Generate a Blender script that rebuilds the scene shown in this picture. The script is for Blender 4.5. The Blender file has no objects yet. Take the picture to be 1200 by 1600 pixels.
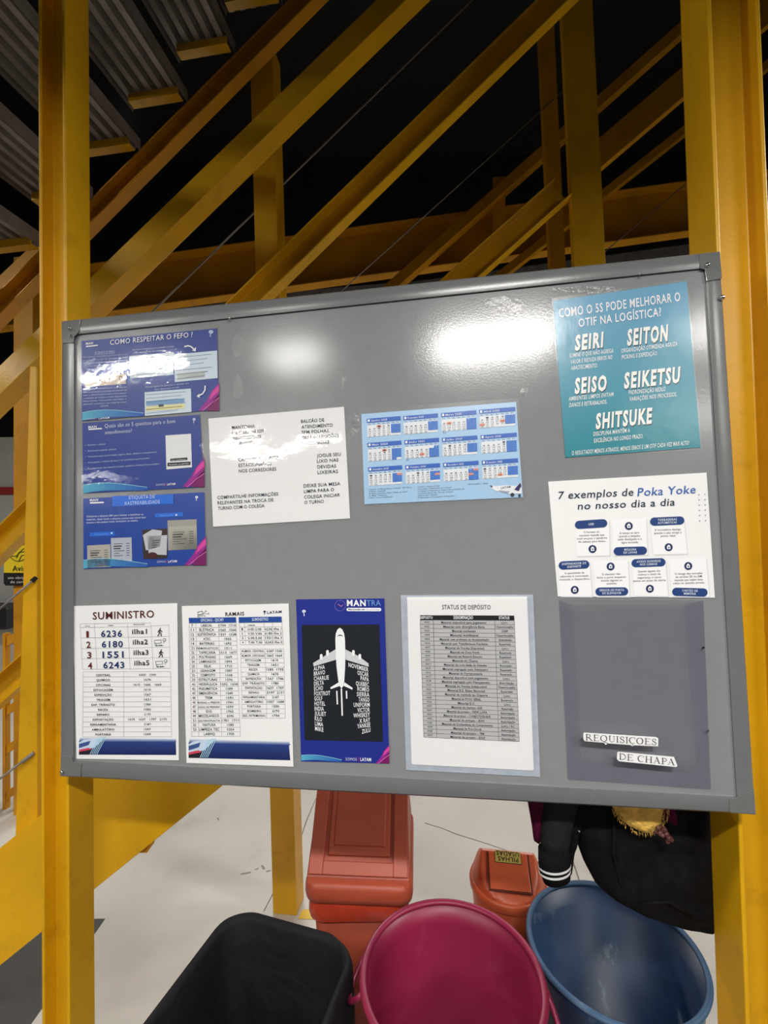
import bpy, bmesh, math, random
from mathutils import Vector, Matrix, noise
random.seed(7)
SC = bpy.context.scene
COL = SC.collection

# ------------------------------------------------------------------ camera
F_PX, EYE = 720.0, 1.55
PITCH, ROLL = 0.0218, -0.0128
cp, sp, cr, sr = math.cos(PITCH), math.sin(PITCH), math.cos(ROLL), math.sin(ROLL)
_r0, _f0, _u0 = Vector((1, 0, 0)), Vector((0, cp, sp)), Vector((0, -sp, cp))
C_R, C_U, C_F = _r0 * cr + _u0 * sr, _r0 * -sr + _u0 * cr, _f0
CAM = Vector((0, 0, EYE))
cam_d = bpy.data.cameras.new('camera')
cam_d.sensor_fit = 'VERTICAL'; cam_d.sensor_height = 36.0; cam_d.sensor_width = 27.0
cam_d.lens = 36.0 * F_PX / 1600.0
cam_d.clip_start = 0.02
cam = bpy.data.objects.new('camera', cam_d); COL.objects.link(cam)
cam.matrix_world = Matrix(((C_R.x, C_U.x, -C_F.x, 0), (C_R.y, C_U.y, -C_F.y, 0), (C_R.z, C_U.z, -C_F.z, EYE), (0, 0, 0, 1)))
SC.camera = cam
SC.view_settings.view_transform = 'Standard'
SC.view_settings.look = 'None'
SC.view_settings.gamma = 1.0
SC.view_settings.exposure = 0.0
SC.view_settings.use_curve_mapping = False

# ------------------------------------------------------------------ light
w = bpy.data.worlds.new('world'); SC.world = w; w.use_nodes = True
w.node_tree.nodes['Background'].inputs[0].default_value = (1.0, 0.95, 0.88, 1)
w.node_tree.nodes['Background'].inputs[1].default_value = 0.034

def tube_lamp(name, x, y, z, length, width, power, col=(1, 0.97, 0.92), rz=0.0):
    d = bpy.data.lights.new(name, 'AREA'); d.shape = 'RECTANGLE'
    d.size = length; d.size_y = width; d.energy = power; d.color = col
    o = bpy.data.objects.new(name, d); COL.objects.link(o)
    o.location = (x, y, z); o.rotation_euler = (0, 0, rz)
    return o
LZ = 2.55
tube_lamp('ceiling_tube_lamp', -1.98, -0.44, LZ, 0.80, 0.034, 22)
tube_lamp('ceiling_tube_lamp', -0.95, -0.58, LZ, 0.32, 0.06, 9)
tube_lamp('ceiling_tube_lamp', 0.12, -0.72, LZ, 0.58, 0.085, 42)
tube_lamp('ceiling_tube_lamp', 1.25, -0.90, LZ, 0.46, 0.06, 16)
tube_lamp('ceiling_tube_lamp', -2.3, -2.6, LZ, 1.4, 0.18, 52)
tube_lamp('ceiling_tube_lamp', 2.0, -2.6, LZ, 1.4, 0.18, 52)
tube_lamp('ceiling_tube_lamp', -7.0, -4.2, LZ, 2.2, 0.5, 80)
# unseen fill lamps added at both sides to brighten column flanks and beams
tube_lamp('side_fill_lamp', 3.1, 0.3, 3.3, 1.2, 0.3, 85)
tube_lamp('side_fill_lamp', -3.1, 0.3, 3.3, 1.2, 0.3, 85)
# hall lamps beyond the stair, over the far floor
tube_lamp('hall_lamp', -0.9, 4.6, 2.75, 1.5, 0.4, 75)
tube_lamp('hall_lamp', 1.5, 4.6, 2.75, 1.5, 0.4, 60)

# ------------------------------------------------------------------ pixel helpers (a pixel of the photograph to a point of the place)
def ray(x, y):
    return C_R * ((x - 600) / F_PX) - C_U * ((y - 800) / F_PX) + C_F
def at(x, y, Y):
    d = ray(x, y); return CAM + d * (Y / d.y)
def on_floor(x, y, z=0.0):
    d = ray(x, y); return CAM + d * ((z - EYE) / d.z)
B_O = Vector((-0.65554717, 0.93532773, EYE - 0.50199421))
B_D = Vector((0.98922231, -0.14511242, 0.01953491))
B_U = Vector((-0.0160133, 0.02539679, 0.99954919))
B_N = Vector((0.14554312, 0.98908917, -0.02279934))      # away from the viewer
def onb(x, y, lift=0.0):
    d = ray(x, y); t = ((B_O - CAM).dot(B_N) - lift) / d.dot(B_N)
    return CAM + d * t
YAW = -math.atan2(B_N.x, B_N.y)

# ------------------------------------------------------------------ materials
def lin(c):
    return tuple(((v / 255.0) / 12.92 if v / 255.0 <= 0.04045 else ((v / 255.0 + 0.055) / 1.055) ** 2.4) for v in c[:3]) + (1.0,)
def new_mat(name):
    m = bpy.data.materials.new(name); m.use_nodes = True
    return m, m.node_tree.nodes, m.node_tree.links, m.node_tree.nodes['Principled BSDF']
def mat(name, rgb, rough=0.5, metal=0.0, var=0.0, scale=8.0, bump=0.0, bscale=60.0, spec=0.5, dirt=None, dirt_amt=0.5, dscale=5.0, coat=0.0):
    m, N, L, P = new_mat(name)
    base = lin(rgb)
    P.inputs['Roughness'].default_value = rough; P.inputs['Metallic'].default_value = metal
    P.inputs['Specular IOR Level'].default_value = spec
    P.inputs['Coat Weight'].default_value = coat
    tc = N.new('ShaderNodeTexCoord')
    n1 = N.new('ShaderNodeTexNoise'); n1.inputs['Scale'].default_value = scale; n1.inputs['Detail'].default_value = 6
    L.new(tc.outputs['Object'], n1.inputs['Vector'])
    r = N.new('ShaderNodeValToRGB')
    lo = tuple(c * (1 - var) for c in base[:3]) + (1,); hi = tuple(min(1, c * (1 + var)) for c in base[:3]) + (1,)
    r.color_ramp.elements[0].color = lo; r.color_ramp.elements[0].position = 0.3
    r.color_ramp.elements[1].color = hi; r.color_ramp.elements[1].position = 0.7
    L.new(n1.outputs['Fac'], r.inputs['Fac'])
    out = r.outputs['Color']
    if dirt:
        n2 = N.new('ShaderNodeTexNoise'); n2.inputs['Scale'].default_value = dscale; n2.inputs['Detail'].default_value = 10; n2.inputs['Roughness'].default_value = 0.7
        L.new(tc.outputs['Object'], n2.inputs['Vector'])
        r2 = N.new('ShaderNodeValToRGB'); r2.color_ramp.elements[0].position = 0.55; r2.color_ramp.elements[1].position = 0.75
        r2.color_ramp.elements[0].color = (0, 0, 0, 1); r2.color_ramp.elements[1].color = (dirt_amt,) * 3 + (1,)
        L.new(n2.outputs['Fac'], r2.inputs['Fac'])
        mx = N.new('ShaderNodeMix'); mx.data_type = 'RGBA'; mx.inputs[7].default_value = lin(dirt)
        L.new(r2.outputs['Color'], mx.inputs[0]); L.new(out, mx.inputs[6]); out = mx.outputs[2]
    L.new(out, P.inputs['Base Color'])
    if bump:
        n3 = N.new('ShaderNodeTexNoise'); n3.inputs['Scale'].default_value = bscale; n3.inputs['Detail'].default_value = 4
        L.new(tc.outputs['Object'], n3.inputs['Vector'])
        b = N.new('ShaderNodeBump'); b.inputs['Strength'].default_value = bump; b.inputs['Distance'].default_value = 0.01
        L.new(n3.outputs['Fac'], b.inputs['Height']); L.new(b.outputs['Normal'], P.inputs['Normal'])
    return m
def film(name, tint=(1, 1, 1), rough=0.06, bump=0.25, bscale=25.0, fac=0.10, dist=0.004):
    m = bpy.data.materials.new(name); m.use_nodes = True
    N, L = m.node_tree.nodes, m.node_tree.links; N.clear()
    o = N.new('ShaderNodeOutputMaterial'); t = N.new('ShaderNodeBsdfTransparent'); g = N.new('ShaderNodeBsdfGlossy')
    t.inputs[0].default_value = tuple(tint) + (1,); g.inputs['Roughness'].default_value = rough
    lw = N.new('ShaderNodeLayerWeight'); lw.inputs['Blend'].default_value = 0.5
    pw = N.new('ShaderNodeMath'); pw.operation = 'POWER'; pw.inputs[1].default_value = 5.0
    L.new(lw.outputs['Facing'], pw.inputs[0])
    ma = N.new('ShaderNodeMath'); ma.operation = 'MULTIPLY_ADD'; ma.inputs[1].default_value = 0.9; ma.inputs[2].default_value = fac
    L.new(pw.outputs[0], ma.inputs[0])
    mx = N.new('ShaderNodeMixShader'); L.new(ma.outputs[0], mx.inputs[0]); L.new(t.outputs[0], mx.inputs[1]); L.new(g.outputs[0], mx.inputs[2])
    L.new(mx.outputs[0], o.inputs[0])
    tc = N.new('ShaderNodeTexCoord'); n = N.new('ShaderNodeTexNoise'); n.inputs['Scale'].default_value = bscale; n.inputs['Detail'].default_value = 3
    L.new(tc.outputs['Object'], n.inputs['Vector'])
    b = N.new('ShaderNodeBump'); b.inputs['Strength'].default_value = bump; b.inputs['Distance'].default_value = dist
    L.new(n.outputs['Fac'], b.inputs['Height']); L.new(b.outputs['Normal'], g.inputs['Normal'])
    return m

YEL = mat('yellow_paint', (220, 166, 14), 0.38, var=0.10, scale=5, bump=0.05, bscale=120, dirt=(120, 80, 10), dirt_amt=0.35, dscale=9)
YEL_D = mat('dark_yellow_paint', (196, 136, 8), 0.5, var=0.14, scale=4, dirt=(90, 60, 12), dirt_amt=0.5)  # darker, browner variant of the yellow paint
GREY_B = mat('grey_laminate', (136, 138, 140), 0.17, var=0.03, scale=40, bump=0.02, bscale=300, spec=0.55)
GREY_F = mat('grey_frame', (110, 112, 113), 0.24, var=0.03, scale=40, bump=0.02, bscale=300, spec=0.55)
SCREW = mat('bright_steel', (225, 225, 225), 0.12, 1.0)
STEEL = mat('galvanised_steel', (142, 136, 132), 0.5, 0.2, var=0.2, scale=14, dirt=(60, 54, 50), dirt_amt=0.5)
DARK = mat('black_panel', (34, 32, 30), 0.45, var=0.25, scale=6)
FLOORM = mat('grey_epoxy', (196, 192, 184), 0.42, var=0.05, scale=2.5, bump=0.02, bscale=30, dirt=(150, 145, 138), dirt_amt=0.5, dscale=3.0)
CRACK = mat('dark_joint', (128, 123, 116), 0.8)
SCUFF = mat('floor_scuff', (146, 141, 133), 0.8)
ORANGE = mat('orange_plastic', (172, 76, 52), 0.45, var=0.08, scale=9, dirt=(132, 62, 48), dirt_amt=0.6, dscale=7, bump=0.03, bscale=80)
ORANGE2 = mat('bright_orange_plastic', (212, 98, 60), 0.36, var=0.05, scale=9, bump=0.02, bscale=80)
MAG = mat('magenta_plastic', (140, 32, 68), 0.40, var=0.08, scale=8, dirt=(160, 66, 96), dirt_amt=0.35, dscale=14)
BLACKP = mat('black_plastic', (26, 26, 28), 0.45, var=0.1)
FABB = mat('black_cloth', (21, 20, 21), 0.95, var=0.25, scale=60, bump=0.3, bscale=220, spec=0.1)
FABG = mat('dark_green_cloth', (34, 38, 36), 0.95, var=0.15, scale=60, bump=0.3, bscale=220, spec=0.1)
FABM = mat('wine_cloth', (74, 14, 44), 0.9, var=0.15, scale=60, bump=0.3, bscale=220, spec=0.1)
WHITE = mat('white_knit', (225, 225, 225), 0.8)
FUR = mat('yellow_fuzz', (216, 172, 80), 0.95, var=0.25, scale=70, bump=0.6, bscale=150)
BEAD = mat('pink_beads', (84, 48, 44), 0.12, 0.0, var=0.4, scale=90)
PAPER = mat('white_paper', (238, 238, 238), 0.5, spec=0.3)
HOLDER = mat('clear_blue_plastic', (176, 184, 198), 0.18, var=0.08, scale=70, spec=0.5)
WALLW = mat('pale_wall', (176, 176, 172), 0.7, var=0.05)
RED = mat('red_paint', (150, 30, 34), 0.5)
def liner_mat():
    m, N, L, P = new_mat('black_bag_film')
    P.inputs['Base Color'].default_value = lin((22, 22, 26)); P.inputs['Roughness'].default_value = 0.72; P.inputs['Specular IOR Level'].default_value = 0.3
    tc = N.new('ShaderNodeTexCoord'); n = N.new('ShaderNodeTexNoise'); n.inputs['Scale'].default_value = 5; n.inputs['Detail'].default_value = 4; n.inputs['Distortion'].default_value = 0.6
    L.new(tc.outputs['Object'], n.inputs['Vector'])
    b = N.new('ShaderNodeBump'); b.inputs['Strength'].default_value = 0.6; b.inputs['Distance'].default_value = 0.03
    L.new(n.outputs['Fac'], b.inputs['Height']); L.new(b.outputs['Normal'], P.inputs['Normal'])
    return m
LINER = liner_mat()
def blue_mat():
    m, N, L, P = new_mat('scuffed_blue_plastic')
    P.inputs['Roughness'].default_value = 0.42
    tc = N.new('ShaderNodeTexCoord')
    mp = N.new('ShaderNodeMapping'); mp.inputs['Scale'].default_value = (6, 6, 4); mp.inputs['Rotation'].default_value = (0.3, 0.5, 0.4)
    L.new(tc.outputs['Object'], mp.inputs['Vector'])
    n = N.new('ShaderNodeTexNoise'); n.inputs['Scale'].default_value = 1.6; n.inputs['Detail'].default_value = 12; n.inputs['Roughness'].default_value = 0.72; n.inputs['Distortion'].default_value = 0.8
    L.new(mp.outputs[0], n.inputs['Vector'])
    r = N.new('ShaderNodeValToRGB'); e = r.color_ramp.elements
    e[0].position = 0.40; e[0].color = lin((22, 50, 88)); e[1].position = 0.71; e[1].color = lin((122, 140, 154))
    k = r.color_ramp.elements.new(0.58); k.color = lin((34, 62, 94))
    L.new(n.outputs['Fac'], r.inputs['Fac']); L.new(r.outputs[0], P.inputs['Base Color'])
    return m
BLUE = blue_mat()
def ink_mat(name='printed_ink', rough=0.42, spec=0.35):
    m, N, L, P = new_mat(name)
    a = N.new('ShaderNodeVertexColor'); a.layer_name = 'ink'
    L.new(a.outputs['Color'], P.inputs['Base Color'])
    P.inputs['Roughness'].default_value = rough; P.inputs['Specular IOR Level'].default_value = spec
    return m
INK = ink_mat()
FILM = film('glossy_laminate', rough=0.055, bump=0.12, bscale=70, fac=0.045, dist=0.002)
FILM2 = film('soft_laminate', rough=0.22, bump=0.12, bscale=30, fac=0.05)
POUCHM = film('clear_pouch_plastic', tint=(0.942, 0.942, 0.965), rough=0.22, bump=0.2, bscale=7, fac=0.05, dist=0.02)
TAPE = film('clear_tape', tint=(0.93, 0.93, 0.93), rough=0.3, bump=0.9, bscale=60, fac=0.06)

# ------------------------------------------------------------------ object helpers
def link(name, me, m=None, parent=None, smooth=False):
    o = bpy.data.objects.new(name, me); COL.objects.link(o)
    if m:
        me.materials.append(m)
    if parent:
        o.parent = parent
    if smooth:
        for p in me.polygons: p.use_smooth = True
    return o
def from_bm(name, bm, m=None, parent=None, smooth=False, bevel=0.0, seg=2):
    bmesh.ops.recalc_face_normals(bm, faces=bm.faces)
    me = bpy.data.meshes.new(name); bm.to_mesh(me); bm.free()
    o = link(name, me, m, parent, smooth)
    if bevel:
        b = o.modifiers.new('bevel', 'BEVEL'); b.width = bevel; b.segments = seg; b.limit_method = 'ANGLE'; b.angle_limit = math.radians(40)
    return o
GROUPS = {'diagonal_brace': 'diagonal beams of the steel frame', 'steel_post': 'upright posts of the steel frame', 'steel_rod': 'thin steel rods', 'railing_bar': 'sloping rails at the left edge',
          'roof_purlin': 'grey purlins under the girder', 'steel_column': 'columns carrying the notice board', 'lamp_reflection': 'lamp reflections in the dark', 'rod_end': 'rod ends on the railing post',
          'poster': 'sheets stuck on the notice board', 'notice': 'sheets stuck on the notice board', 'calendar': 'sheets stuck on the notice board', 'waste_bin': 'bins under the board', 'waste_basket': 'bins under the board', 'swing_bin': 'bins under the board'}
def tag(o, label=None, cat=None, group=None, kind=None):
    if label and not group: group = GROUPS.get(o.name.split('.')[0])
    if label: o['label'] = label
    if cat: o['category'] = cat
    if group: o['group'] = group
    if kind: o['kind'] = kind
    return o
def thing(name, label, cat, loc=(0, 0, 0), rz=0.0, group=None):
    o = bpy.data.objects.new(name, None); COL.objects.link(o); o.empty_display_size = 0.1
    o.location = loc; o.rotation_euler = (0, 0, rz)
    return tag(o, label, cat, group)
def box(bm, c, sx, sy, sz, R=None):
    vs = []
    for k in range(8):
        v = Vector(((k & 1) - .5, ((k >> 1) & 1) - .5, ((k >> 2) & 1) - .5)); v = Vector((v.x * sx, v.y * sy, v.z * sz))
        vs.append(bm.verts.new((R @ v if R else v) + Vector(c)))
    for f in ((0, 1, 3, 2), (4, 5, 7, 6), (0, 1, 5, 4), (2, 3, 7, 6), (0, 2, 6, 4), (1, 3, 7, 5)):
        bm.faces.new([vs[i] for i in f])
def prism(bm, prof, P1, P2, s, n):
    """profile points (a,b) -> P + s*a + n*b, swept from P1 to P2; closed"""
    r1 = [bm.verts.new(P1 + s * a + n * b) for a, b in prof]; r2 = [bm.verts.new(P2 + s * a + n * b) for a, b in prof]
    k = len(prof)
    for i in range(k):
        bm.faces.new((r1[i], r1[(i + 1) % k], r2[(i + 1) % k], r2[i]))
    bm.faces.new(r1[::-1]); bm.faces.new(r2)
def prof_c(w, d, tf, tw):          # channel: web at the back, flanges towards the viewer (b = 0 is the front)
    h = w / 2
    return [(-h, 0), (-h, d), (h, d), (h, 0), (h - tf, 0), (h - tf, d - tw), (-h + tf, d - tw), (-h + tf, 0)]
def prof_i(w, d, tf, tw):          # I: flanges on both sides, web parallel to the board half way back
    h = w / 2; m1, m2 = d / 2 - tw / 2, d / 2 + tw / 2
    return [(-h, 0), (-h, d), (-h + tf, d), (-h + tf, m2), (h - tf, m2), (h - tf, d), (h, d), (h, 0), (h - tf, 0), (h - tf, m1), (-h + tf, m1), (-h + tf, 0)]
def prof_b(w, d):
    h = w / 2; return [(-h, 0), (-h, d), (h, d), (h, 0)]
def beam_mesh(bm, P1, P2, prof, n=None):
    t = (P2 - P1).normalized(); n = Vector((0, 1, 0)) if n is None else n
    n = (n - t * n.dot(t)).normalized(); s = n.cross(t); s.normalize()
    prism(bm, prof, P1, P2, s, n)
def beam(name, label, cat, P1, P2, prof, m=YEL, n=None, bevel=0.002, group=None):
    bm = bmesh.new(); beam_mesh(bm, P1, P2, prof, n)
    return tag(from_bm(name, bm, m, None, False, bevel), label, cat, group)
def tube(bm, pts, rad, k=10, cap=True, squash=(1, 1)):
    """rad: number or list; pts list of Vectors"""
    rings = []
    for i, p in enumerate(pts):
        a = pts[max(0, i - 1)]; b = pts[min(len(pts) - 1, i + 1)]; t = (b - a).normalized()
        ref = Vector((0, 1, 0)) if abs(t.y) < 0.9 else Vector((1, 0, 0))
        s = t.cross(ref).normalized(); q = s.cross(t).normalized()
        r = rad[i] if isinstance(rad, (list, tuple)) else rad
        rings.append([bm.verts.new(p + s * math.cos(2 * math.pi * j / k) * r * squash[0] + q * math.sin(2 * math.pi * j / k) * r * squash[1]) for j in range(k)])
    for i in range(len(rings) - 1):
        for j in range(k):
            bm.faces.new((rings[i][j], rings[i][(j + 1) % k], rings[i + 1][(j + 1) % k], rings[i + 1][j]))
    if cap:
        bm.faces.new(rings[0][::-1]); bm.faces.new(rings[-1])
    return rings
def lathe(bm, prof, k=64, cx=0.0, cy=0.0, closed=False):
    rings = [[bm.verts.new((cx + r * math.cos(2 * math.pi * j / k), cy + r * math.sin(2 * math.pi * j / k), z)) for j in range(k)] for r, z in prof]
    for i in range(len(rings) - 1):
        for j in range(k):
            bm.faces.new((rings[i][j], rings[i][(j + 1) % k], rings[i + 1][(j + 1) % k], rings[i + 1][j]))
    return rings
def rrect(sx, sy, r, k=6):
    out = []
    for cx, cy, a0 in ((sx / 2 - r, sy / 2 - r, 0), (-sx / 2 + r, sy / 2 - r, 90), (-sx / 2 + r, -sy / 2 + r, 180), (sx / 2 - r, -sy / 2 + r, 270)):
        for i in range(k + 1):
            a = math.radians(a0 + 90 * i / k); out.append((cx + r * math.cos(a), cy + r * math.sin(a)))
    return out
def loft(bm, rings, cap0=True, cap1=True):
    R = [[bm.verts.new(p) for p in ring] for ring in rings]; k = len(R[0])
    for i in range(len(R) - 1):
        for j in range(k):
            bm.faces.new((R[i][j], R[i][(j + 1) % k], R[i + 1][(j + 1) % k], R[i + 1][j]))
    if cap0: bm.faces.new(R[0][::-1])
    if cap1: bm.faces.new(R[-1])
    return R
def resample(pts, n):
    P = [Vector(p) for p in pts]; P.append(P[0]); L = [0]
    for a, b in zip(P, P[1:]): L.append(L[-1] + (b - a).length)
    out = []
    for i in range(n):
        t = L[-1] * i / n
        for j in range(len(P) - 1):
            if L[j] <= t <= L[j + 1] and L[j + 1] > L[j]:
                out.append(P[j].lerp(P[j + 1], (t - L[j]) / (L[j + 1] - L[j]))); break
    return out
def pillow(bm, outline_px, Y, thick, wr=0.006, fs=14.0, n=72, rings=14, front_only=False):
    """cloth body: outline at depth Y, swelling towards and away from the viewer"""
    o3 = [at(x, y, Y) for x, y in resample([Vector((a, b)) for a, b in outline_px], n)]
    c = sum(o3, Vector()) / n
    for side in (-1, 1):
        prev = None
        for k in range(rings + 1):
            s = 1 - k / rings
            row = []
            for p in o3:
                q = c + (p - c) * s
                h = thick * math.sqrt(max(0, 1 - s ** 3))
                v = noise.noise(q * fs) * wr + noise.noise(q * fs * 2.7) * wr * .5
                f = min(1.0, (1 - s) * 6 + .15)
                row.append(Vector((q.x, q.y + side * h + v * f * 2, q.z + v * .3)))
            if k == rings:
                cv = bm.verts.new(sum(row, Vector()) / n)
                for j in range(n): bm.faces.new((prev[j], prev[(j + 1) % n], cv))
            else:
                cur = [bm.verts.new(v) for v in row]
                if prev:
                    for j in range(n): bm.faces.new((prev[j], prev[(j + 1) % n], cur[(j + 1) % n], cur[j]))
                prev = cur
    bmesh.ops.remove_doubles(bm, verts=bm.verts, dist=0.0005)

# ------------------------------------------------------------------ setting
def plane(name, pts, m, kind='structure', thick=None):
    bm = bmesh.new()
    f = bm.faces.new([bm.verts.new(p) for p in pts])
    me_o = from_bm(name, bm, m); tag(me_o, kind=kind); return me_o
bm = bmesh.new(); box(bm, (0, 1.5, -0.1), 24, 22, 0.2)
floor = tag(from_bm('floor', bm, FLOORM), kind='structure')
bm = bmesh.new(); box(bm, (0, 8.1, 4.0), 24, 0.2, 8.0)
wall_back = tag(from_bm('wall_back', bm, DARK), kind='structure')
bm = bmesh.new(); box(bm, (0, 1.5, 8.1), 24, 22, 0.2)
tag(from_bm('ceiling', bm, DARK), kind='structure')
bm = bmesh.new(); box(bm, (-4.3, 4.45, 1.2), 3.2, 0.2, 2.4)
wall_left = tag(from_bm('wall_left', bm, WALLW), kind='structure')
bm = bmesh.new(); box(bm, (-4.3, 4.335, 1.89), 3.2, 0.02, 0.07)
tag(from_bm('trim_1', bm, RED), kind='structure')
DGREY = mat('floor_shade_grey', (70, 70, 69), 0.6, var=.08, dirt=(92, 90, 87), dirt_amt=.5)
bm = bmesh.new(); box(bm, (0, -4.25, 0.0), 24, 10, 0.004); box(bm, (-6.5, 1.30, 0.0), 10.76, 1.10, 0.004)  # added dark floor: unseen front part cuts bounce, left part paints in shade
tag(from_bm('floor_shade', bm, DGREY), kind='structure')
def floor_mark(name, px, width, m, z=0.0008):
    pts = [on_floor(x, y) for x, y in px]; bm = bmesh.new()
    L = []
    for i, p in enumerate(pts):
        a = pts[max(0, i - 1)]; b = pts[min(len(pts) - 1, i + 1)]; t = (b - a).normalized(); s = Vector((-t.y, t.x, 0)) * width * .5 * random.uniform(.6, 1.3)
        L.append((bm.verts.new((p.x + s.x, p.y + s.y, z)), bm.verts.new((p.x - s.x, p.y - s.y, z))))
    for a, b in zip(L, L[1:]): bm.faces.new((a[0], a[1], b[1], b[0]))
    return from_bm(name, bm, m, floor)
floor_mark('crack', [(505, 1225), (490, 1256), (478, 1285), (470, 1310), (455, 1352), (430, 1390), (412, 1424)], 0.006, CRACK)
floor_mark('crack', [(664, 1286), (690, 1294), (712, 1303), (760, 1318), (800, 1332)], 0.006, CRACK)
for a_ in (((376, 1366), (392, 1363)), ((398, 1359), (404, 1357)), ((409, 1352), (413, 1358)), ((416, 1362), (423, 1360)), ((340, 1278), (342, 1282))):
    floor_mark('scuff', a_, 0.007, SCUFF)
floor_mark('crack', [(893, 1342), (900, 1360), (905, 1376)], 0.008, CRACK)
YLINE = mat('yellow_floor_paint', (226, 190, 30), 0.5, var=0.06)
bm = bmesh.new()
fl = [on_floor(473, 1421), on_floor(640, 1427), on_floor(640, 1442), on_floor(466, 1436)]
bm.faces.new([bm.verts.new((p.x, p.y, 0.001)) for p in fl])
from_bm('floor_line', bm, YLINE, floor)

# ------------------------------------------------------------------ steel columns
def column(label, ptop, pbot, Y, w, d, tf=0.007, tw=0.006):
    P1 = at(*pbot, Y); P2 = at(*ptop, Y); t = (P2 - P1).normalized()
    P1 = P1 - t * (P1.z / t.z); P2 = P2 + t * 0.6
    bm = bmesh.new(); n = Vector((B_N.x, B_N.y, 0)); n = (n - t * n.dot(t)).normalized(); s = t.cross(n); s = -s if s.x < 0 else s
    prism(bm, prof_i(w, d, tf, tw), P1, P2, s, n)
    root = from_bm('steel_column', bm, YEL, None, False, 0.0022)
    bm = bmesh.new(); box(bm, (P1.x + n.x * d / 2, P1.y + n.y * d / 2, 0.006), w + .08, d + .08, 0.012, Matrix.Rotation(YAW, 3, 'Z'))
    from_bm('base_plate', bm, YEL, root, False, .002)
    return tag(root, label, 'column')
column('yellow steel I-beam column behind the left edge of the notice board', (80, 0), (87, 1590), 0.978, 0.066, 0.068)
column('yellow steel I-beam column behind the right edge of the notice board', (1146, 0), (1203, 1450), 0.790, 0.084, 0.092)

# ------------------------------------------------------------------ stair structure
VN = Vector((B_N.x, B_N.y, 0)).normalized()
beam('diagonal_brace', 'yellow box-shaped diagonal beam crossing behind the left column high above the board', 'beam',
     at(-330, 914, 1.60), at(760, -145, 1.60), prof_b(0.082, 0.075), n=VN)
beam('diagonal_brace', 'yellow channel-shaped diagonal beam rising from the board\'s top edge, left of centre', 'beam',
     at(-330, 1166, 1.68), at(1010, -145, 1.68), prof_c(0.092, 0.05, 0.006, 0.006), n=VN)
beam('diagonal_brace', 'yellow channel-shaped diagonal beam rising from board top and ending at the upright post', 'beam',
     at(-330, 1370, 2.25), at(881, 289, 2.25), prof_c(0.120, 0.06, 0.006, 0.006), n=VN)
beam('diagonal_brace', 'yellow diagonal beam between the upright post and the right column', 'beam',
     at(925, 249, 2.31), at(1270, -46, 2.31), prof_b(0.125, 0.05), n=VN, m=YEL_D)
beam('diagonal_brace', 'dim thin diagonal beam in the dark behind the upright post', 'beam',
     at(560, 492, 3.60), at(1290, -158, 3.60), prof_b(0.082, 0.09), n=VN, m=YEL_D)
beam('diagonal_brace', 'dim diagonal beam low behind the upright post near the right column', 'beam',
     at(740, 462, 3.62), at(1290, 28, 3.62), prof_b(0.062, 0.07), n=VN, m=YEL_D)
def post(label, ptop, pfoot, Y, w, d, m=YEL, prof='b', up=0.5):
    a = at(*pfoot, Y); b = at(*ptop, Y); t = (b - a).normalized(); a = a - t * (a.z / t.z); b = b + t * up
    return beam('steel_post', label, 'post', a, b, prof_b(w, d) if prof == 'b' else prof_c(w, d, .006, .006), m, VN)
post('yellow square steel post standing on the floor left of the red-orange swing bin', (408, 90), (445, 1430), 1.86, 0.098, 0.09, YEL, up=0.05)
post('broad yellow upright post above the board between its centre and the right column', (901, 0), (922, 415), 2.26, 0.148, 0.05, YEL, 'b')
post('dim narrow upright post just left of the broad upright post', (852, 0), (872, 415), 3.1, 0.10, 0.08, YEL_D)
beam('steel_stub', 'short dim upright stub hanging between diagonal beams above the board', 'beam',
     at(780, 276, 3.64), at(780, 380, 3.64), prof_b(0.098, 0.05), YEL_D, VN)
# far floor girder
g1, g2 = at(-300, 512, 3.7), at(1500, 262, 3.7)
bm = bmesh.new(); beam_mesh(bm, g1, g2, prof_c(0.42, 0.10, 0.012, 0.008), VN)
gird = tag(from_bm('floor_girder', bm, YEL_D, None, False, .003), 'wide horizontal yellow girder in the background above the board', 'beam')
for a, b, y, lab in (((150, 492), (620, 452), 5.2, 'grey roof purlin far behind, left under the girder'), ((560, 462), (1500, 334), 5.4, 'grey roof purlin far behind, right under the girder'),
                     ((300, 520), (345, 478), 4.8, 'short slanting grey strut under the girder near the left column')):
    beam('roof_purlin', lab, 'beam', at(*a, y), at(*b, y), prof_b(0.16, 0.1), STEEL, VN)
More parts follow.
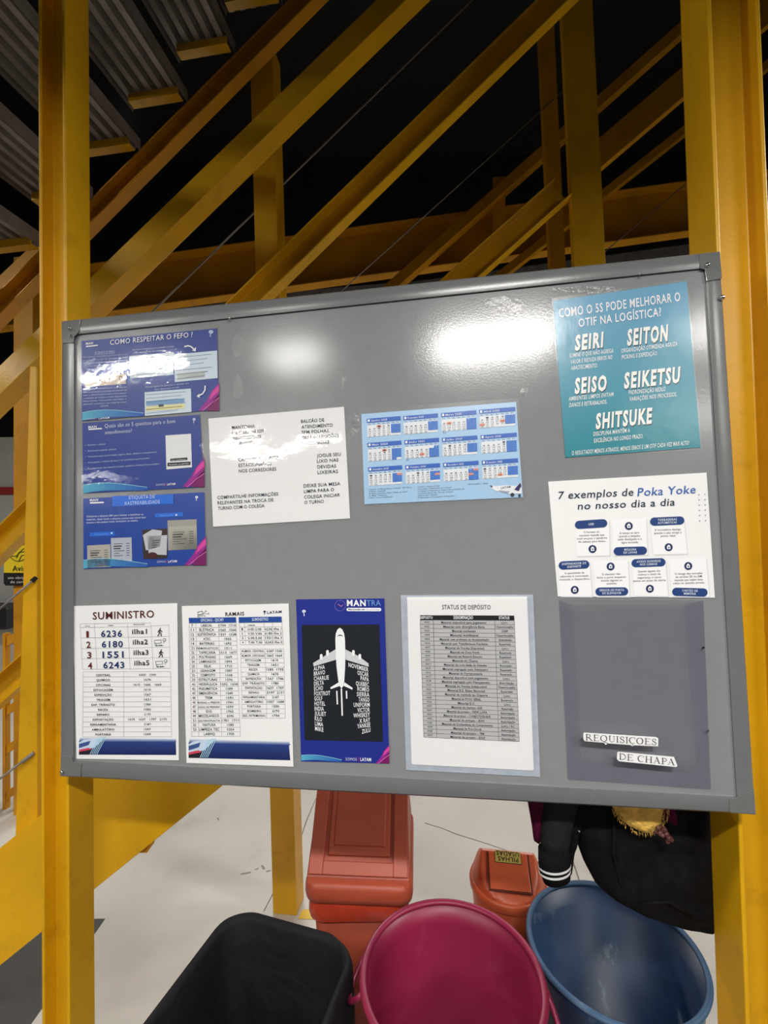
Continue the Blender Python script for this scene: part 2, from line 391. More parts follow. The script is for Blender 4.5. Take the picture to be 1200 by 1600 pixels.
# staircase with treads seen from below
SY = 1.75
st = thing('staircase', 'steel staircase seen from below with grey ribbed treads, upper left corner', 'staircase', at(145, 330, SY))
st.location = (0, 0, 0)
bm = bmesh.new(); beam_mesh(bm, at(-160, 632, SY), at(560, -92, SY), prof_c(0.075, 0.05, .006, .006), VN)
from_bm('stringer', bm, YEL_D, st, False, .002)
for i in range(-1, 9):
    px = (440 - 74 * i, 16 + 76 * i)
    R = at(*px, SY)
    tl = 1.25
    # tread: shallow ribbed pan, long side runs towards the viewer
    bm = bmesh.new(); Wd = 0.225
    prof = []
    for q in range(5):
        x0 = -Wd + Wd * q / 5
        prof += [(x0 + .002, 0.030), (x0 + .010, 0.0), (x0 + .031, 0.0), (x0 + .039, 0.030)]
    prof = [(-Wd - .004, -0.012)] + [(-Wd - .001, 0.0)] + prof + [(.001, 0.0), (.004, -0.012), (.004, .038), (-Wd - .004, .038)]
    far = R + Vector((0, 0, 0.028)); near = far - VN * tl
    prism(bm, prof, near, far, Vector((VN.y, -VN.x, 0)), Vector((0, 0, 1)))
    tr = from_bm('tread', bm, STEEL, st)
    bm = bmesh.new()
    sx = Vector((VN.y, -VN.x, 0))
    prism(bm, [(0, 0), (.004, 0), (.004, -.026), (.034, -.026), (.034, -.030), (0, -.030)], R - sx * .205 + Vector((0, 0, .030)) - VN * .06, R + Vector((0, 0, .030)) - VN * .06, VN, Vector((0, 0, 1)))
    from_bm('bracket', bm, YEL, tr)
# big stringer passing behind the left column
P1, P2 = at(-310, 1666, 1.22), at(420, 1077, 1.22)
bm = bmesh.new(); beam_mesh(bm, P1, P2, [(-.118, 0), (-.118, .05), (-.110, .05), (-.110, .008), (.110, .008), (.110, .05), (.118, .05), (.118, 0)], VN)
sr_ = tag(from_bm('stair_stringer', bm, YEL, None, False, .002), 'wide yellow sloping stair stringer running from lower left to behind the board', 'stair stringer')
bm = bmesh.new(); q = at(221, 1322, 1.25); box(bm, q, .05, .04, .008, Matrix.Rotation(-.0, 3, 'Y')); from_bm('bracket', bm, YEL_D, sr_)
# railing left of the left column
bm = bmesh.new()
vs = [at(x, y, 1.275) for x, y in ((46, 572), (57, 572), (58, 1296), (23, 1318))]
f = [bm.verts.new(v) for v in vs]; b2 = [bm.verts.new(v + VN * .03) for v in vs]
bm.faces.new(f); bm.faces.new(b2[::-1])
for i in range(4): bm.faces.new((f[i], f[(i + 1) % 4], b2[(i + 1) % 4], b2[i]))
tag(from_bm('railing_post', bm, YEL, None, False, .003), 'yellow railing post standing on the sloping stringer, just left of left column', 'post')
def rail(label, a, b, Y, w, prof, m=YEL): return beam('railing_bar', label, 'railing', at(*a, Y), at(*b, Y), prof, m, VN)
beam('railing_bar', 'yellow sloping beam high at the left edge, under the stair treads', 'railing', at(-60, 500, 2.2), at(62, 385, 2.2), prof_b(.07, .05), YEL_D, VN)
post('brownish yellow upright post at the left edge behind the railing', (36, 400), (36, 905), 2.5, 0.12, 0.05, YEL_D, up=0.0)
def rod(label, a, b, Y, r=0.004):
    bm = bmesh.new(); tube(bm, [at(*a, Y), at(*b, Y)], r, 8)
    return tag(from_bm('steel_rod', bm, STEEL, None, True), label, 'rod')
rod('thin grey steel rod crossing the dark behind the left box-shaped diagonal beam', (225, 500), (760, -22), 1.98)
rod('thin grey steel rod crossing the dark above the board centre', (470, 512), (880, 142), 3.10)
rod('thin grey steel rod by the right column above the board', (880, 448), (1075, 284), 3.69)
rod('thin grey rod at the left edge beside the warning sign', (-20, 968), (50, 908), 1.266, .003)
rod('thin grey rod at the left edge near the foot of the railing post', (-20, 1232), (36, 1189), 1.262, .003)
bm = bmesh.new(); tube(bm, [at(50, 908, 1.266), at(56, 903, 1.277)], .006, 10); tag(from_bm('rod_end', bm, BLACKP), 'small dark rod end on the railing post beside the sign', 'fitting')
bm = bmesh.new(); tube(bm, [at(34, 1191, 1.26), at(53, 1176, 1.273)], .005, 10); tag(from_bm('rod_end', bm, STEEL), 'small grey rod sleeve low on the railing post', 'fitting')
# yellow ladder-like rack far left
rk = thing('steel_rack', 'yellow rack with cross rungs at the far left edge', 'rack')
for x0 in (6, 25):
    bm = bmesh.new(); beam_mesh(bm, at(x0, 1312, 2.56), at(x0, 990 if x0 < 10 else 962, 2.56), prof_b(.018, .03), VN); from_bm('upright', bm, YEL_D, rk)
for y in (1000, 1108, 1168, 1240):
    bm = bmesh.new(); beam_mesh(bm, at(6, y + 6, 2.565), at(27, y - 8, 2.565), prof_b(.04, .02), VN); from_bm('rung', bm, YEL_D, rk)
bm = bmesh.new(); box(bm, at(2, 962, 4.2), .35, .3, .19); tag(from_bm('dark_box', bm, BLACKP, None, False, .01), 'dark box fixed to the pale wall at the left edge below the warning sign', 'box')
# lamp reflections in the dark panels, built as small glowing bulbs
REFLM, _N, _L, _P = new_mat('reflection_glow'); _P.inputs['Emission Color'].default_value = (0.9, 0.95, 1, 1); _P.inputs['Emission Strength'].default_value = 6.0
for (x, y, r, lab) in ((197, 300, .036, 'small bright reflection of a lamp in the dark beside the left column'), (321, 326, .020, 'smaller faint reflection of a lamp in the dark below the left box-shaped diagonal beam')):
    c = at(x, y, 7.9); root = thing('lamp_reflection', lab, 'reflection', c)
    bm = bmesh.new(); lathe(bm, [(r * .1, .10), (r * 1.5, .09), (r * 2.0, .03), (r * 2.0, 0), (r * 1.2, .006)], 20)
    o = from_bm('glint_housing', bm, DARK, root, True); o.rotation_euler = (math.pi / 2 * 1.0, 0, 0); o.rotation_euler.x = -math.pi / 2
    bm = bmesh.new(); bmesh.ops.create_uvsphere(bm, u_segments=14, v_segments=8, radius=r); bmesh.ops.scale(bm, vec=(1, .5, 1), verts=bm.verts)
    from_bm('glint_bulb', bm, REFLM, root, True)

# ------------------------------------------------------------------ print helper: everything printed lies on the plane of the board
_glyph = {}
def glyph_mesh(s, bold, res):
    k = (s, bold, res)
    if k not in _glyph:
        c = bpy.data.curves.new('t', 'FONT'); c.body = s; c.size = 1.0; c.offset = bold * 0.7; c.space_character = 1.03 + 3.4 * bold; c.resolution_u = res; c.fill_mode = 'FRONT'
        o = bpy.data.objects.new('t', c); COL.objects.link(o)
        dg = bpy.context.evaluated_depsgraph_get(); me = o.evaluated_get(dg).to_mesh()
        v = [tuple(p.co) for p in me.vertices]; f = [tuple(p.vertices) for p in me.polygons]
        o.evaluated_get(dg).to_mesh_clear(); bpy.data.objects.remove(o); bpy.data.curves.remove(c)
        _glyph[k] = (v, f)
    return _glyph[k]
CAPH = max(p[1] for p in glyph_mesh('H', 0.0, 2)[0])
class Print:
    def __init__(self, ox, oy, sc, up=(0, -1), base=0.0015):
        self.t = (ox, oy, sc); self.up = up; self.base = base; self.reset()
    def reset(self): self.V, self.Fc, self.C = [], [], []
    def p(self, x, y): return (self.t[0] + x / self.t[2], self.t[1] + y / self.t[2])
    def add(self, pts, faces, cols, lay):
        k = len(self.V); li = self.base + 0.0003 + lay * 0.00035
        self.V += [onb(*q, li) for q in pts]; self.Fc += [tuple(i + k for i in f) for f in faces]; self.C += cols
    def poly(self, pts, col, lay=0):
        q = [self.p(*a) for a in pts]; self.add(q, [tuple(range(len(q)))], [col], lay)
    def quadgrad(self, a, b, c, d, c0, c1, n=10, lay=0):      # a-b top edge, d-c bottom edge
        for i in range(n):
            f0, f1 = i / n, (i + 1) / n
            L = lambda u, v, f: (u[0] + (v[0] - u[0]) * f, u[1] + (v[1] - u[1]) * f)
            m = (i + .5) / n; col = tuple(c0[k] + (c1[k] - c0[k]) * m for k in range(3))
            self.poly([L(a, d, f0), L(b, c, f0), L(b, c, f1), L(a, d, f1)], col, lay)
    def line(self, pts, col, wd, lay=1, closed=False):
        P = [Vector(a) for a in pts]
        if closed: P.append(P[0])
        for a, b in zip(P, P[1:]):
            if (b - a).length < 1e-6: continue
            t = (b - a).normalized(); s = Vector((-t.y, t.x)) * wd / 2; e = t * wd * .3
            self.poly([a - e + s, b + e + s, b + e - s, a - e - s], col, lay)
    def ell(self, cx, cy, rx, ry, col, lay=1, n=20):
        self.poly([(cx + rx * math.cos(2 * math.pi * i / n), cy + ry * math.sin(2 * math.pi * i / n)) for i in range(n)], col, lay)
    def pill(self, a, b, h, col, lay=1):
        a, b = Vector(a), Vector(b); t = (b - a).normalized(); s = Vector((-t.y, t.x)); r = h / 2; a2, b2 = a + t * r, b - t * r; pts = []
        for i in range(9): an = math.pi / 2 + math.pi * i / 8; pts.append(a2 + t * math.cos(an) * r + s * math.sin(an) * r)
        for i in range(9): an = -math.pi / 2 + math.pi * i / 8; pts.append(b2 + t * math.cos(an) * r + s * math.sin(an) * r)
        self.poly(pts, col, lay)
    def text(self, s, a, b, h, col, lay=2, bold=0.0, res=2, slant=0.0, arc=None):
        """baseline from a to b, capital height h (all in crop pixels)"""
        v, f = glyph_mesh(s, bold, res)
        if not v: return
        x0 = min(q[0] for q in v); x1 = max(q[0] for q in v)
        ax, ay = a; dx, dy = b[0] - a[0], b[1] - a[1]; ux, uy = self.up
        pts = []
        for q in v:
            t = (q[0] - x0) / (x1 - x0); k = q[1] / CAPH * h
            bend = arc(t) if arc else 0
            pts.append(self.p(ax + dx * t + ux * k + slant * k, ay + dy * t + uy * k + bend))
        self.add(pts, f, [col] * len(f), lay)
    def ctext(self, s, c, wid, h, col, slope=0.0, **kw):
        self.text(s, (c[0] - wid / 2, c[1] - slope * wid / 2), (c[0] + wid / 2, c[1] + slope * wid / 2), h, col, **kw)
    def build(self, name, parent, m=None):
        if not self.V: return
        me = bpy.data.meshes.new(name); me.from_pydata(self.V, [], self.Fc)
        a = me.color_attributes.new('ink', 'FLOAT_COLOR', 'CORNER'); i = 0
        for p, c in zip(me.polygons, self.C):
            cc = lin(c)
            for li in p.loop_indices: a.data[li].color = cc
        me.update()
        # face the reader
        bm = bmesh.new(); bm.from_mesh(me)
        fl = [f for f in bm.faces if f.normal.dot(B_N) > 0]
        bmesh.ops.reverse_faces(bm, faces=fl); bm.to_mesh(me); bm.free()
        self.reset()
        return link(name, me, m or INK, parent)
def sheet(name, label, cat, quad, m=PAPER, lift=0.0015, curl=None, group=None, col=None):
    """thin sheet of paper lying on the board, 8 x 8 cells"""
    bm = bmesh.new(); n = 8; G = []
    for lv in (0.0002, lift):
        g = []
        for j in range(n + 1):
            row = []
            for i in range(n + 1):
                u, v = i / n, j / n
                x = (1 - v) * ((1 - u) * quad[0][0] + u * quad[1][0]) + v * ((1 - u) * quad[3][0] + u * quad[2][0])
                y = (1 - v) * ((1 - u) * quad[0][1] + u * quad[1][1]) + v * ((1 - u) * quad[3][1] + u * quad[2][1])
                row.append(bm.verts.new(onb(x, y, lv)))
            g.append(row)
        G.append(g)
    for g in G:
        for j in range(n):
            for i in range(n): bm.faces.new((g[j][i], g[j][i + 1], g[j + 1][i + 1], g[j + 1][i]))
    per = [(0, i) for i in range(n)] + [(i, n) for i in range(n)] + [(n, n - i) for i in range(n)] + [(n - i, 0) for i in range(n)]
    for k in range(len(per)):
        a, b = per[k], per[(k + 1) % len(per)]
        bm.faces.new((G[0][a[0]][a[1]], G[0][b[0]][b[1]], G[1][b[0]][b[1]], G[1][a[0]][a[1]]))
    return tag(from_bm(name, bm, m), label, cat, group)
def face_reader(o):
    """turn the faces of a thin film towards the reader"""
    bm = bmesh.new(); bm.from_mesh(o.data); bm.normal_update()
    bmesh.ops.reverse_faces(bm, faces=[f for f in bm.faces if f.normal.dot(B_N) > 0]); bm.to_mesh(o.data); bm.free()
    return o
def film_sheet(name, quad, parent, m, lift=0.0042, wave=0.0, seed=0.0, n=20):
    bm = bmesh.new(); g = []
    for j in range(n + 1):
        row = []
        for i in range(n + 1):
            u, v = i / n, j / n
            x = (1 - v) * ((1 - u) * quad[0][0] + u * quad[1][0]) + v * ((1 - u) * quad[3][0] + u * quad[2][0])
            y = (1 - v) * ((1 - u) * quad[0][1] + u * quad[1][1]) + v * ((1 - u) * quad[3][1] + u * quad[2][1])
            row.append(bm.verts.new(onb(x, y, lift + wave * (noise.noise(Vector((u * 3 + seed, v * 2, seed))) + .5))))
        g.append(row)
    for j in range(n):
        for i in range(n): bm.faces.new((g[j][i], g[j][i + 1], g[j + 1][i + 1], g[j + 1][i]))
    return face_reader(from_bm(name, bm, m, parent, True))

# ------------------------------------------------------------------ notice board
OUT = [(97, 502), (1124, 393), (1180, 1272), (95, 1213)]
INN = [(117, 524), (1101, 420), (1150, 1245), (116, 1188)]
board = thing('notice_board', 'large grey notice board with grey frame fixed to the two yellow columns', 'notice board', B_O)
board.location = (0, 0, 0)
bm = bmesh.new()
fr = [onb(x, y, 0) for x, y in OUT]; bk = [v + B_N * .014 for v in fr]
a = [bm.verts.new(v) for v in fr]; b = [bm.verts.new(v) for v in bk]
bm.faces.new(a); bm.faces.new(b)
for i in range(4): bm.faces.new((a[i], a[(i + 1) % 4], b[(i + 1) % 4], b[i]))
from_bm('panel', bm, GREY_B, board)
names = ['top', 'right', 'bottom', 'left']
for i in range(4):
    o1, o2, i1, i2 = OUT[i], OUT[(i + 1) % 4], INN[i], INN[(i + 1) % 4]
    bm = bmesh.new(); rows = []
    K = 16
    for k in range(K + 1):
        f = k / K; h = 0.0038 + 0.0014 * math.sin(math.pi * f)
        if k in (0, K): h = 0.0
        rows.append([bm.verts.new(onb(o1[0] + (i1[0] - o1[0]) * f, o1[1] + (i1[1] - o1[1]) * f, h)), bm.verts.new(onb(o2[0] + (i2[0] - o2[0]) * f, o2[1] + (i2[1] - o2[1]) * f, h))])
    for k in range(K): bm.faces.new((rows[k][0], rows[k][1], rows[k + 1][1], rows[k + 1][0]))
    s0 = [bm.verts.new(onb(*o1, 0) + B_N * .016), bm.verts.new(onb(*o2, 0) + B_N * .016)]
    bm.faces.new((rows[0][0], rows[0][1], s0[1], s0[0]))
    from_bm('frame_rail', bm, GREY_F, board, True).modifiers.new('edges', 'EDGE_SPLIT').split_angle = math.radians(30)
CAPM = mat('clear_corner_plastic', (108, 110, 110), 0.14, spec=0.8)
def pad(pts, lift, th, name, m, parent, bevel=.0015):
    bm = bmesh.new(); a = [bm.verts.new(onb(x, y, lift + th)) for x, y in pts]; b = [bm.verts.new(onb(x, y, lift - .002)) for x, y in pts]
    bm.faces.new(a); bm.faces.new(b[::-1])
    for i in range(len(pts)): bm.faces.new((a[i], a[(i + 1) % len(pts)], b[(i + 1) % len(pts)], b[i]))
    return from_bm(name, bm, m, parent, False, bevel)
pad([(96, 503), (126, 499), (123, 519), (116, 527), (115, 536), (97, 537)], .0052, .0014, 'corner_cap', CAPM, board)
pad([(1092, 397), (1125, 393), (1128, 436), (1104, 440), (1101, 421), (1094, 420)], .0052, .0014, 'corner_cap', CAPM, board)
pad([(1150, 1246), (1178, 1232), (1181, 1273), (1140, 1270), (1139, 1248)], .0052, .0014, 'corner_cap', CAPM, board)
pad([(95, 1180), (113, 1182), (114, 1190), (128, 1192), (126, 1214), (94, 1213)], .0052, .0014, 'corner_cap', CAPM, board)
for x, y, r in ((109, 513, .0042), (111, 525, .003), (1105, 414, .004), (1128, 465, .0045), (358, 497, .003), (1000, 428, .0022), (97, 1206, .004)):
    bm = bmesh.new(); c = onb(x, y, .0078); bmesh.ops.create_uvsphere(bm, u_segments=12, v_segments=8, radius=r)
    bmesh.ops.translate(bm, vec=c, verts=bm.verts); from_bm('screw', bm, SCREW, board, True)
def blob(c, rx, ry, lift, m, name, parent, n=16):
    bm = bmesh.new(); pts = []
    for i in range(n):
        a = 2 * math.pi * i / n; k = random.uniform(.65, 1.1); pts.append(bm.verts.new(onb(c[0] + rx * k * math.cos(a), c[1] + ry * k * math.sin(a), lift)))
    bm.faces.new(pts); return face_reader(from_bm(name, bm, m, parent))
for c, rx, ry in (((372, 541), 12, 20), ((372, 604), 9, 22), ((788, 478), 34, 17), ((536, 590), 5, 22), ((920, 452), 60, 6), ((556, 665), 8, 26), ((818, 612), 8, 8)):
    blob(c, rx, ry, .0006, TAPE, 'tape_residue', board)

# ---------- colours used in print
NAVY, BLU, WHT, BLK, LBL, PINK, TEAL = (30, 58, 140), (36, 84, 190), (240, 240, 245), (26, 27, 32), (170, 205, 235), (186, 46, 130), (84, 170, 200)
def wave_deco(P, bl, br, size, sh):
    right = left = True
    """swoosh of a slide: bl/br = bottom corners, size = width"""
    if left:
        x, y = bl
        pts_t, pts_b = [], []
        for i in range(13):
            u = i / 12; X = x + size * u
            pts_t.append((X, y - size * (.10 + .10 * math.sin(u * 2.4 + .3)) * (1 - u * .65) + (br[1] - bl[1]) * u * .45))
            pts_b.append((X, y - size * .05 * math.sin(u * 3.1) * (1 - u) + (br[1] - bl[1]) * u * .45))
        for i in range(12):
            f = i / 12; P.poly([pts_t[i], pts_t[i + 1], pts_b[i + 1], pts_b[i]], tuple(TEAL[k] * (1 - f) + (40, 84, 170)[k] * f for k in range(3)), 1)
        P.line([(a[0], a[1] - 1) for a in pts_t], (150, 214, 226), 4, 2)
        P.build('wave_graphic', sh)
    if right:
        x, y = br; s = size * .34
        P.poly([(x - s, y), (x - s * .62, y - s * .45), (x - s * .35, y - s * .95), (x, y - s * 1.35), (x, y - s * .7), (x - s * .5, y - s * .15), (x - s * .75, y)], (150, 40, 140), 1)
        P.poly([(x - s * .62, y), (x - s * .3, y - s * .5), (x, y - s * .8), (x, y)], (120, 26, 96), 1)
        P.poly([(x - s * .5, y - s * .5), (x - s * .36, y - s * .85), (x - s * .1, y - s * 1.16), (x, y - s * 1.2), (x, y - s * .95)], (214, 70, 160), 2)
        P.line([(x - s * .8, y), (x - s * .3, y - s * .42), (x, y - s * .62)], (230, 120, 190), 4, 2)
        P.build('leaf_graphic', sh)
def squig(P, a, b, h, col, lay=2, words=None, wseed=0):
    """a printed line of body text"""
    P.text(words, a, b, h, col, lay=lay, res=1)

# ---------- sheet 1: blue slide, first in, first out
Q = [(127.5, 533), (339, 513), (342, 640), (128, 658)]
SH1 = mat('blue_print_a', (34, 60, 142), 0.4)
s1 = sheet('poster', 'blue laminated landscape sheet titled COMO RESPEITAR O FEFO, top left of the board', 'poster', Q, SH1)
P = Print(90, 490, 4.615, up=(.01, -1))
P.text('COMO RESPEITAR O FEFO ?', (378, 226), (974, 168), 36, WHT, bold=.006, lay=3); P.build('title', s1)
P.text('MAN', (203, 226), (255, 221), 17, WHT, bold=.03); P.pill((203, 238), (292, 228), 9, WHT); P.text('SOMOS', (195, 767), (272, 760), 10, (200, 205, 225)); P.text('LATAM', (297, 764), (374, 756), 12, WHT, bold=.03); P.line([(283, 752), (283, 768)], (190, 40, 70), 3)
P.ell(1106, 132, 17, 13, (190, 200, 230)); P.line([(1104, 140), (1101, 165)], (190, 200, 230), 7); P.build('logo', s1)
P.text('O QUE É O FEFO', (268, 290), (410, 280), 14, (190, 200, 230)); P.line([(268, 295), (410, 285)], (190, 200, 230), 2)
for i, t in enumerate(('First Expired, First Out: o primeiro que vence', 'é o primeiro a sair do estoque do setor', 'controle a validade de todos os materiais', 'e evite perdas por vencimento')):
    P.text(t, (185, 322 + i * 22), (505, 297 + i * 22), 12, (180, 192, 226))
for i, t in enumerate(('Para facilitar esse processo, consulte no', 'SAP as posições indicadas, fornecerá um', 'visor e saldo simultâneo sobre como acessar', 'a validade de todos os itens disponíveis.', 'Dessa forma, você poderá identificar e', 'selecionar o produto com a data de menor')):
    P.text(t, (184, 552 + i * 21.5), (496 + (i % 2) * 6, 534 + i * 21.5), 12, (196, 206, 234))
P.text('validade.', (306, 672), (370, 668), 11, (196, 206, 234))
P.text('Acesse a transação para consultar os lotes', (546, 266), (840, 240), 11, (196, 206, 234)); P.text('disponíveis do material', (590, 284), (770, 268), 10, (196, 206, 234))
P.text('Pronto agora irá aparecer a validade dos', (636, 536), (946, 508), 12, (196, 206, 234)); P.text('itens disponíveis do lote', (700, 552), (876, 536), 11, (196, 206, 234)); P.build('body_text', s1)
P.poly([(196, 462), (493, 434), (494, 506), (197, 530)], (214, 200, 186), 1)
for i, ch in enumerate('FEFO'):
    x = 208 + i * 72; P.poly([(x, 468 - i * 7), (x + 62, 462 - i * 7), (x + 62, 510 - i * 7), (x, 516 - i * 7)], (226, 210, 190), 2); P.text(ch, (x + 18, 503 - i * 6.5), (x + 44, 500 - i * 6.5), 32, (70, 52, 48), bold=.03, lay=3)
for q, n in (([(522, 306), (834, 278), (836, 440), (524, 467)], 5), ([(836, 296), (1150, 266), (1154, 465), (846, 494)], 6), ([(627, 567), (962, 540), (966, 709), (629, 738)], 6)):
    P.poly(q, (206, 220, 232), 1)
    for k in range(n):
        f = (k + .7) / (n + .4); l = (q[0][0] + (q[3][0] - q[0][0]) * f, q[0][1] + (q[3][1] - q[0][1]) * f); r = (q[1][0] + (q[2][0] - q[1][0]) * f, q[1][1] + (q[2][1] - q[1][1]) * f)
        P.line([(l[0] + 12, l[1]), (r[0] - 40 - 30 * (k % 3), r[1] + 4)], (150, 168, 190) if k != n - 2 else (90, 110, 140), 5, 2)
    P.build('screenshot', s1) if n != 6 or q[0][0] != 627 else None
P.poly([(638, 632), (914, 610), (914, 640), (638, 660)], (120, 160, 200), 2); P.poly([(638, 672), (914, 650), (914, 682), (638, 704)], (226, 222, 160), 2); P.poly([(728, 655), (764, 652), (764, 670), (728, 673)], (70, 78, 96), 3)
P.poly([(866, 432), (1060, 414), (1060, 456), (866, 476)], (180, 190, 186), 2)
P.build('screenshot', s1)
def arrow(P, pts, head, wd=10):
    P.line(pts, WHT, wd, 3); a = Vector(pts[-1]); P.poly([a + Vector(h) for h in head], WHT, 3); P.build('arrow', s1)
arrow(P, [(916, 238), (940, 232), (962, 238), (984, 258)], [(-14, 8), (14, -16), (12, 16)])
arrow(P, [(1064, 522), (1062, 552), (1046, 578), (1018, 592)], [(2, -14), (-16, 4), (8, 16)])
wave_deco(P, (178, 772), (1164, 700), 440, s1)
film_sheet('laminate', [(126, 531), (341, 511), (344, 642), (126, 660)], s1, FILM, wave=.0007, seed=1.0)

# ---------- sheet 2
Q = [(128.5, 661), (312, 648), (319, 761), (130, 771)]
s2 = sheet('poster', 'blue laminated landscape sheet about good service, middle of the three blue ones at left', 'poster', Q, SH1)
P = Print(110, 630, 5.0, up=(-.02, -1))
P.text('Quais são os 5 quesitos para o bom', (268, 193), (820, 154), 30, (200, 208, 232), lay=3); P.text('atendimento?', (270, 243), (482, 228), 28, (200, 208, 232), lay=3); P.build('title', s2)
P.text('MAN', (140, 196), (204, 192), 18, WHT, bold=.03); P.pill((140, 205), (248, 198), 10, WHT); P.text('SOMOS', (668, 645), (738, 641), 14, (200, 205, 225)); P.text('LATAM', (756, 642), (820, 638), 16, WHT, bold=.03); P.line([(747, 626), (747, 646)], (190, 40, 70), 3)
P.ell(966, 126, 12, 11, (190, 200, 230)); P.line([(965, 134), (963, 156)], (190, 200, 230), 6); P.build('logo', s2)
for t, x, y, x1, y1 in (('Entenda o cliente;', 134, 333, 274, 324), ('Demonstre empatia, ofereça;', 136, 379, 358, 364), ('Transmita uma comunicação segura, clara, objetiva e transparente;', 136, 424, 676, 386), ('Acompanhe o cliente até que o seu problema seja resolvido;', 136, 470, 618, 434), ('É profissional, mas também é justo, empático, transparente e simples.', 138, 517, 698, 478)):
    P.text(t, (x, y), (x1, y1), 12, (196, 206, 234)); P.text('•', (114, y), (120, y), 10, (196, 206, 234))
P.build('body_text', s2)
P.poly([(743, 252), (942, 238), (950, 500), (750, 518)], (226, 228, 230), 1); P.poly([(780, 434), (914, 424), (914, 444), (780, 454)], BLK, 2); P.poly([(758, 466), (938, 456), (938, 482), (758, 494)], BLK, 2)
P.text('bom atendimento', (790, 450), (902, 441), 9, WHT, lay=3); P.text('Mantenha sua gentileza', (770, 487), (928, 474), 11, WHT, lay=3); P.build('picture', s2)
wave_deco(P, (100, 705), (1046, 655), 500, s2)
film_sheet('laminate', [(126, 659), (314, 646), (321, 763), (128, 773)], s2, FILM, wave=.0007, seed=5.0)

# ---------- sheet 3
Q = [(130, 779), (319, 769), (322, 882), (130.5, 889)]
SH3 = mat('blue_print_b', (26, 66, 156), 0.4)
s3 = sheet('poster', 'blue landscape sheet titled ETIQUETA DE RASTREABILIDADE, lowest of the three blue ones at left', 'poster', Q, SH3)
P = Print(110, 630, 5.0, up=(-.02, -1))
P.poly([(325, 726), (804, 711), (805, 786), (328, 808)], (38, 108, 214), 1); P.text('ETIQUETA DE', (458, 750), (660, 742), 26, (196, 210, 236)); P.text('RASTREABILIDADE', (426, 796), (700, 782), 26, (196, 210, 236)); P.build('title', s3)
P.text('MAN', (152, 767), (216, 764), 18, WHT, bold=.03); P.pill((152, 779), (262, 775), 11, WHT); P.text('SOMOS', (676, 1248), (744, 1245), 16, (200, 205, 225)); P.text('LATAM', (764, 1246), (832, 1243), 17, WHT, bold=.03); P.line([(754, 1230), (754, 1248)], (190, 40, 70), 3)
P.ell(986, 734, 12, 10, (220, 226, 240)); P.line([(986, 742), (984, 760)], (220, 226, 240), 6); P.build('logo', s3)
for i, t in enumerate(('Utilizamos a etiqueta SAP para rastrear e identificar os', 'materiais, deste modo a etiqueta precisa está visível bem', 'mesma e não podem haver anotações na mesma.')):
    P.text(t, (126, 892 + i * 24), (570 + (0, 18, -40)[i], 874 + i * 24), 14, (214, 222, 240), bold=.01)
P.poly([(660, 862), (878, 852), (880, 884), (660, 894)], (38, 108, 214), 1); P.poly([(150, 1010), (344, 1002), (346, 1034), (150, 1042)], (38, 108, 214), 1)
P.text('Etiqueta correta', (700, 884), (800, 879), 13, (120, 170, 236)); P.text('Etiqueta errada', (190, 1032), (290, 1027), 13, (120, 170, 236)); P.ell(828, 873, 7, 7, WHT, 2); P.ell(322, 1015, 7, 7, WHT, 2); P.build('body_text', s3)
def photo(P, q, col, lines, bg=None):
    P.poly(q, col, 1)
    for k in range(lines):
        f = .25 + .6 * k / lines; a = (q[0][0] + (q[3][0] - q[0][0]) * f, q[0][1] + (q[3][1] - q[0][1]) * f); b = (q[1][0] + (q[2][0] - q[1][0]) * f, q[1][1] + (q[2][1] - q[1][1]) * f)
        w_ = (.42, .36, .3, .5, .25)[k % 5]
        P.line([(a[0] + (b[0] - a[0]) * .14, a[1] + (b[1] - a[1]) * .14), (a[0] + (b[0] - a[0]) * (.14 + w_), a[1] + (b[1] - a[1]) * (.14 + w_))], (70, 70, 76), (9 if k in (1, 2) else 4), 2)
        P.line([(a[0] + (b[0] - a[0]) * .74, a[1] + (b[1] - a[1]) * .74), (a[0] + (b[0] - a[0]) * .88, a[1] + (b[1] - a[1]) * .88)], (90, 90, 96), 5, 2)
photo(P, [(131, 1112), (312, 1102), (315, 1278), (132, 1286)], (176, 172, 164), 6)
photo(P, [(316, 1054), (478, 1048), (482, 1232), (320, 1240)], (178, 184, 196), 6)
P.poly([(560, 990), (756, 978), (760, 1180), (750, 1212), (570, 1216)], (58, 44, 40), 1)
for q in ([(566, 1030), (640, 986), (716, 996), (700, 1120), (590, 1150)], [(600, 1040), (756, 1030), (752, 1186), (612, 1180)]): P.poly(q, (190, 194, 200), 2)
P.ell(640, 1190, 40, 26, (70, 30, 36), 3)
for k in range(4): P.line([(640, 1075 + k * 18), (700 - 10 * k, 1070 + k * 18)], (60, 60, 66), 5, 3)
P.poly([(758, 916), (986, 906), (990, 1138), (764, 1150)], (160, 158, 150), 1); photo(P, [(770, 965), (984, 955), (988, 1136), (772, 1148)], (190, 186, 176), 6)
P.build('picture', s3)
wave_deco(P, (101, 1293), (1060, 1266), 500, s3)
film_sheet('laminate', [(128, 777), (320, 767), (324, 884), (129, 891)], s3, FILM2, wave=.001, seed=9.0)

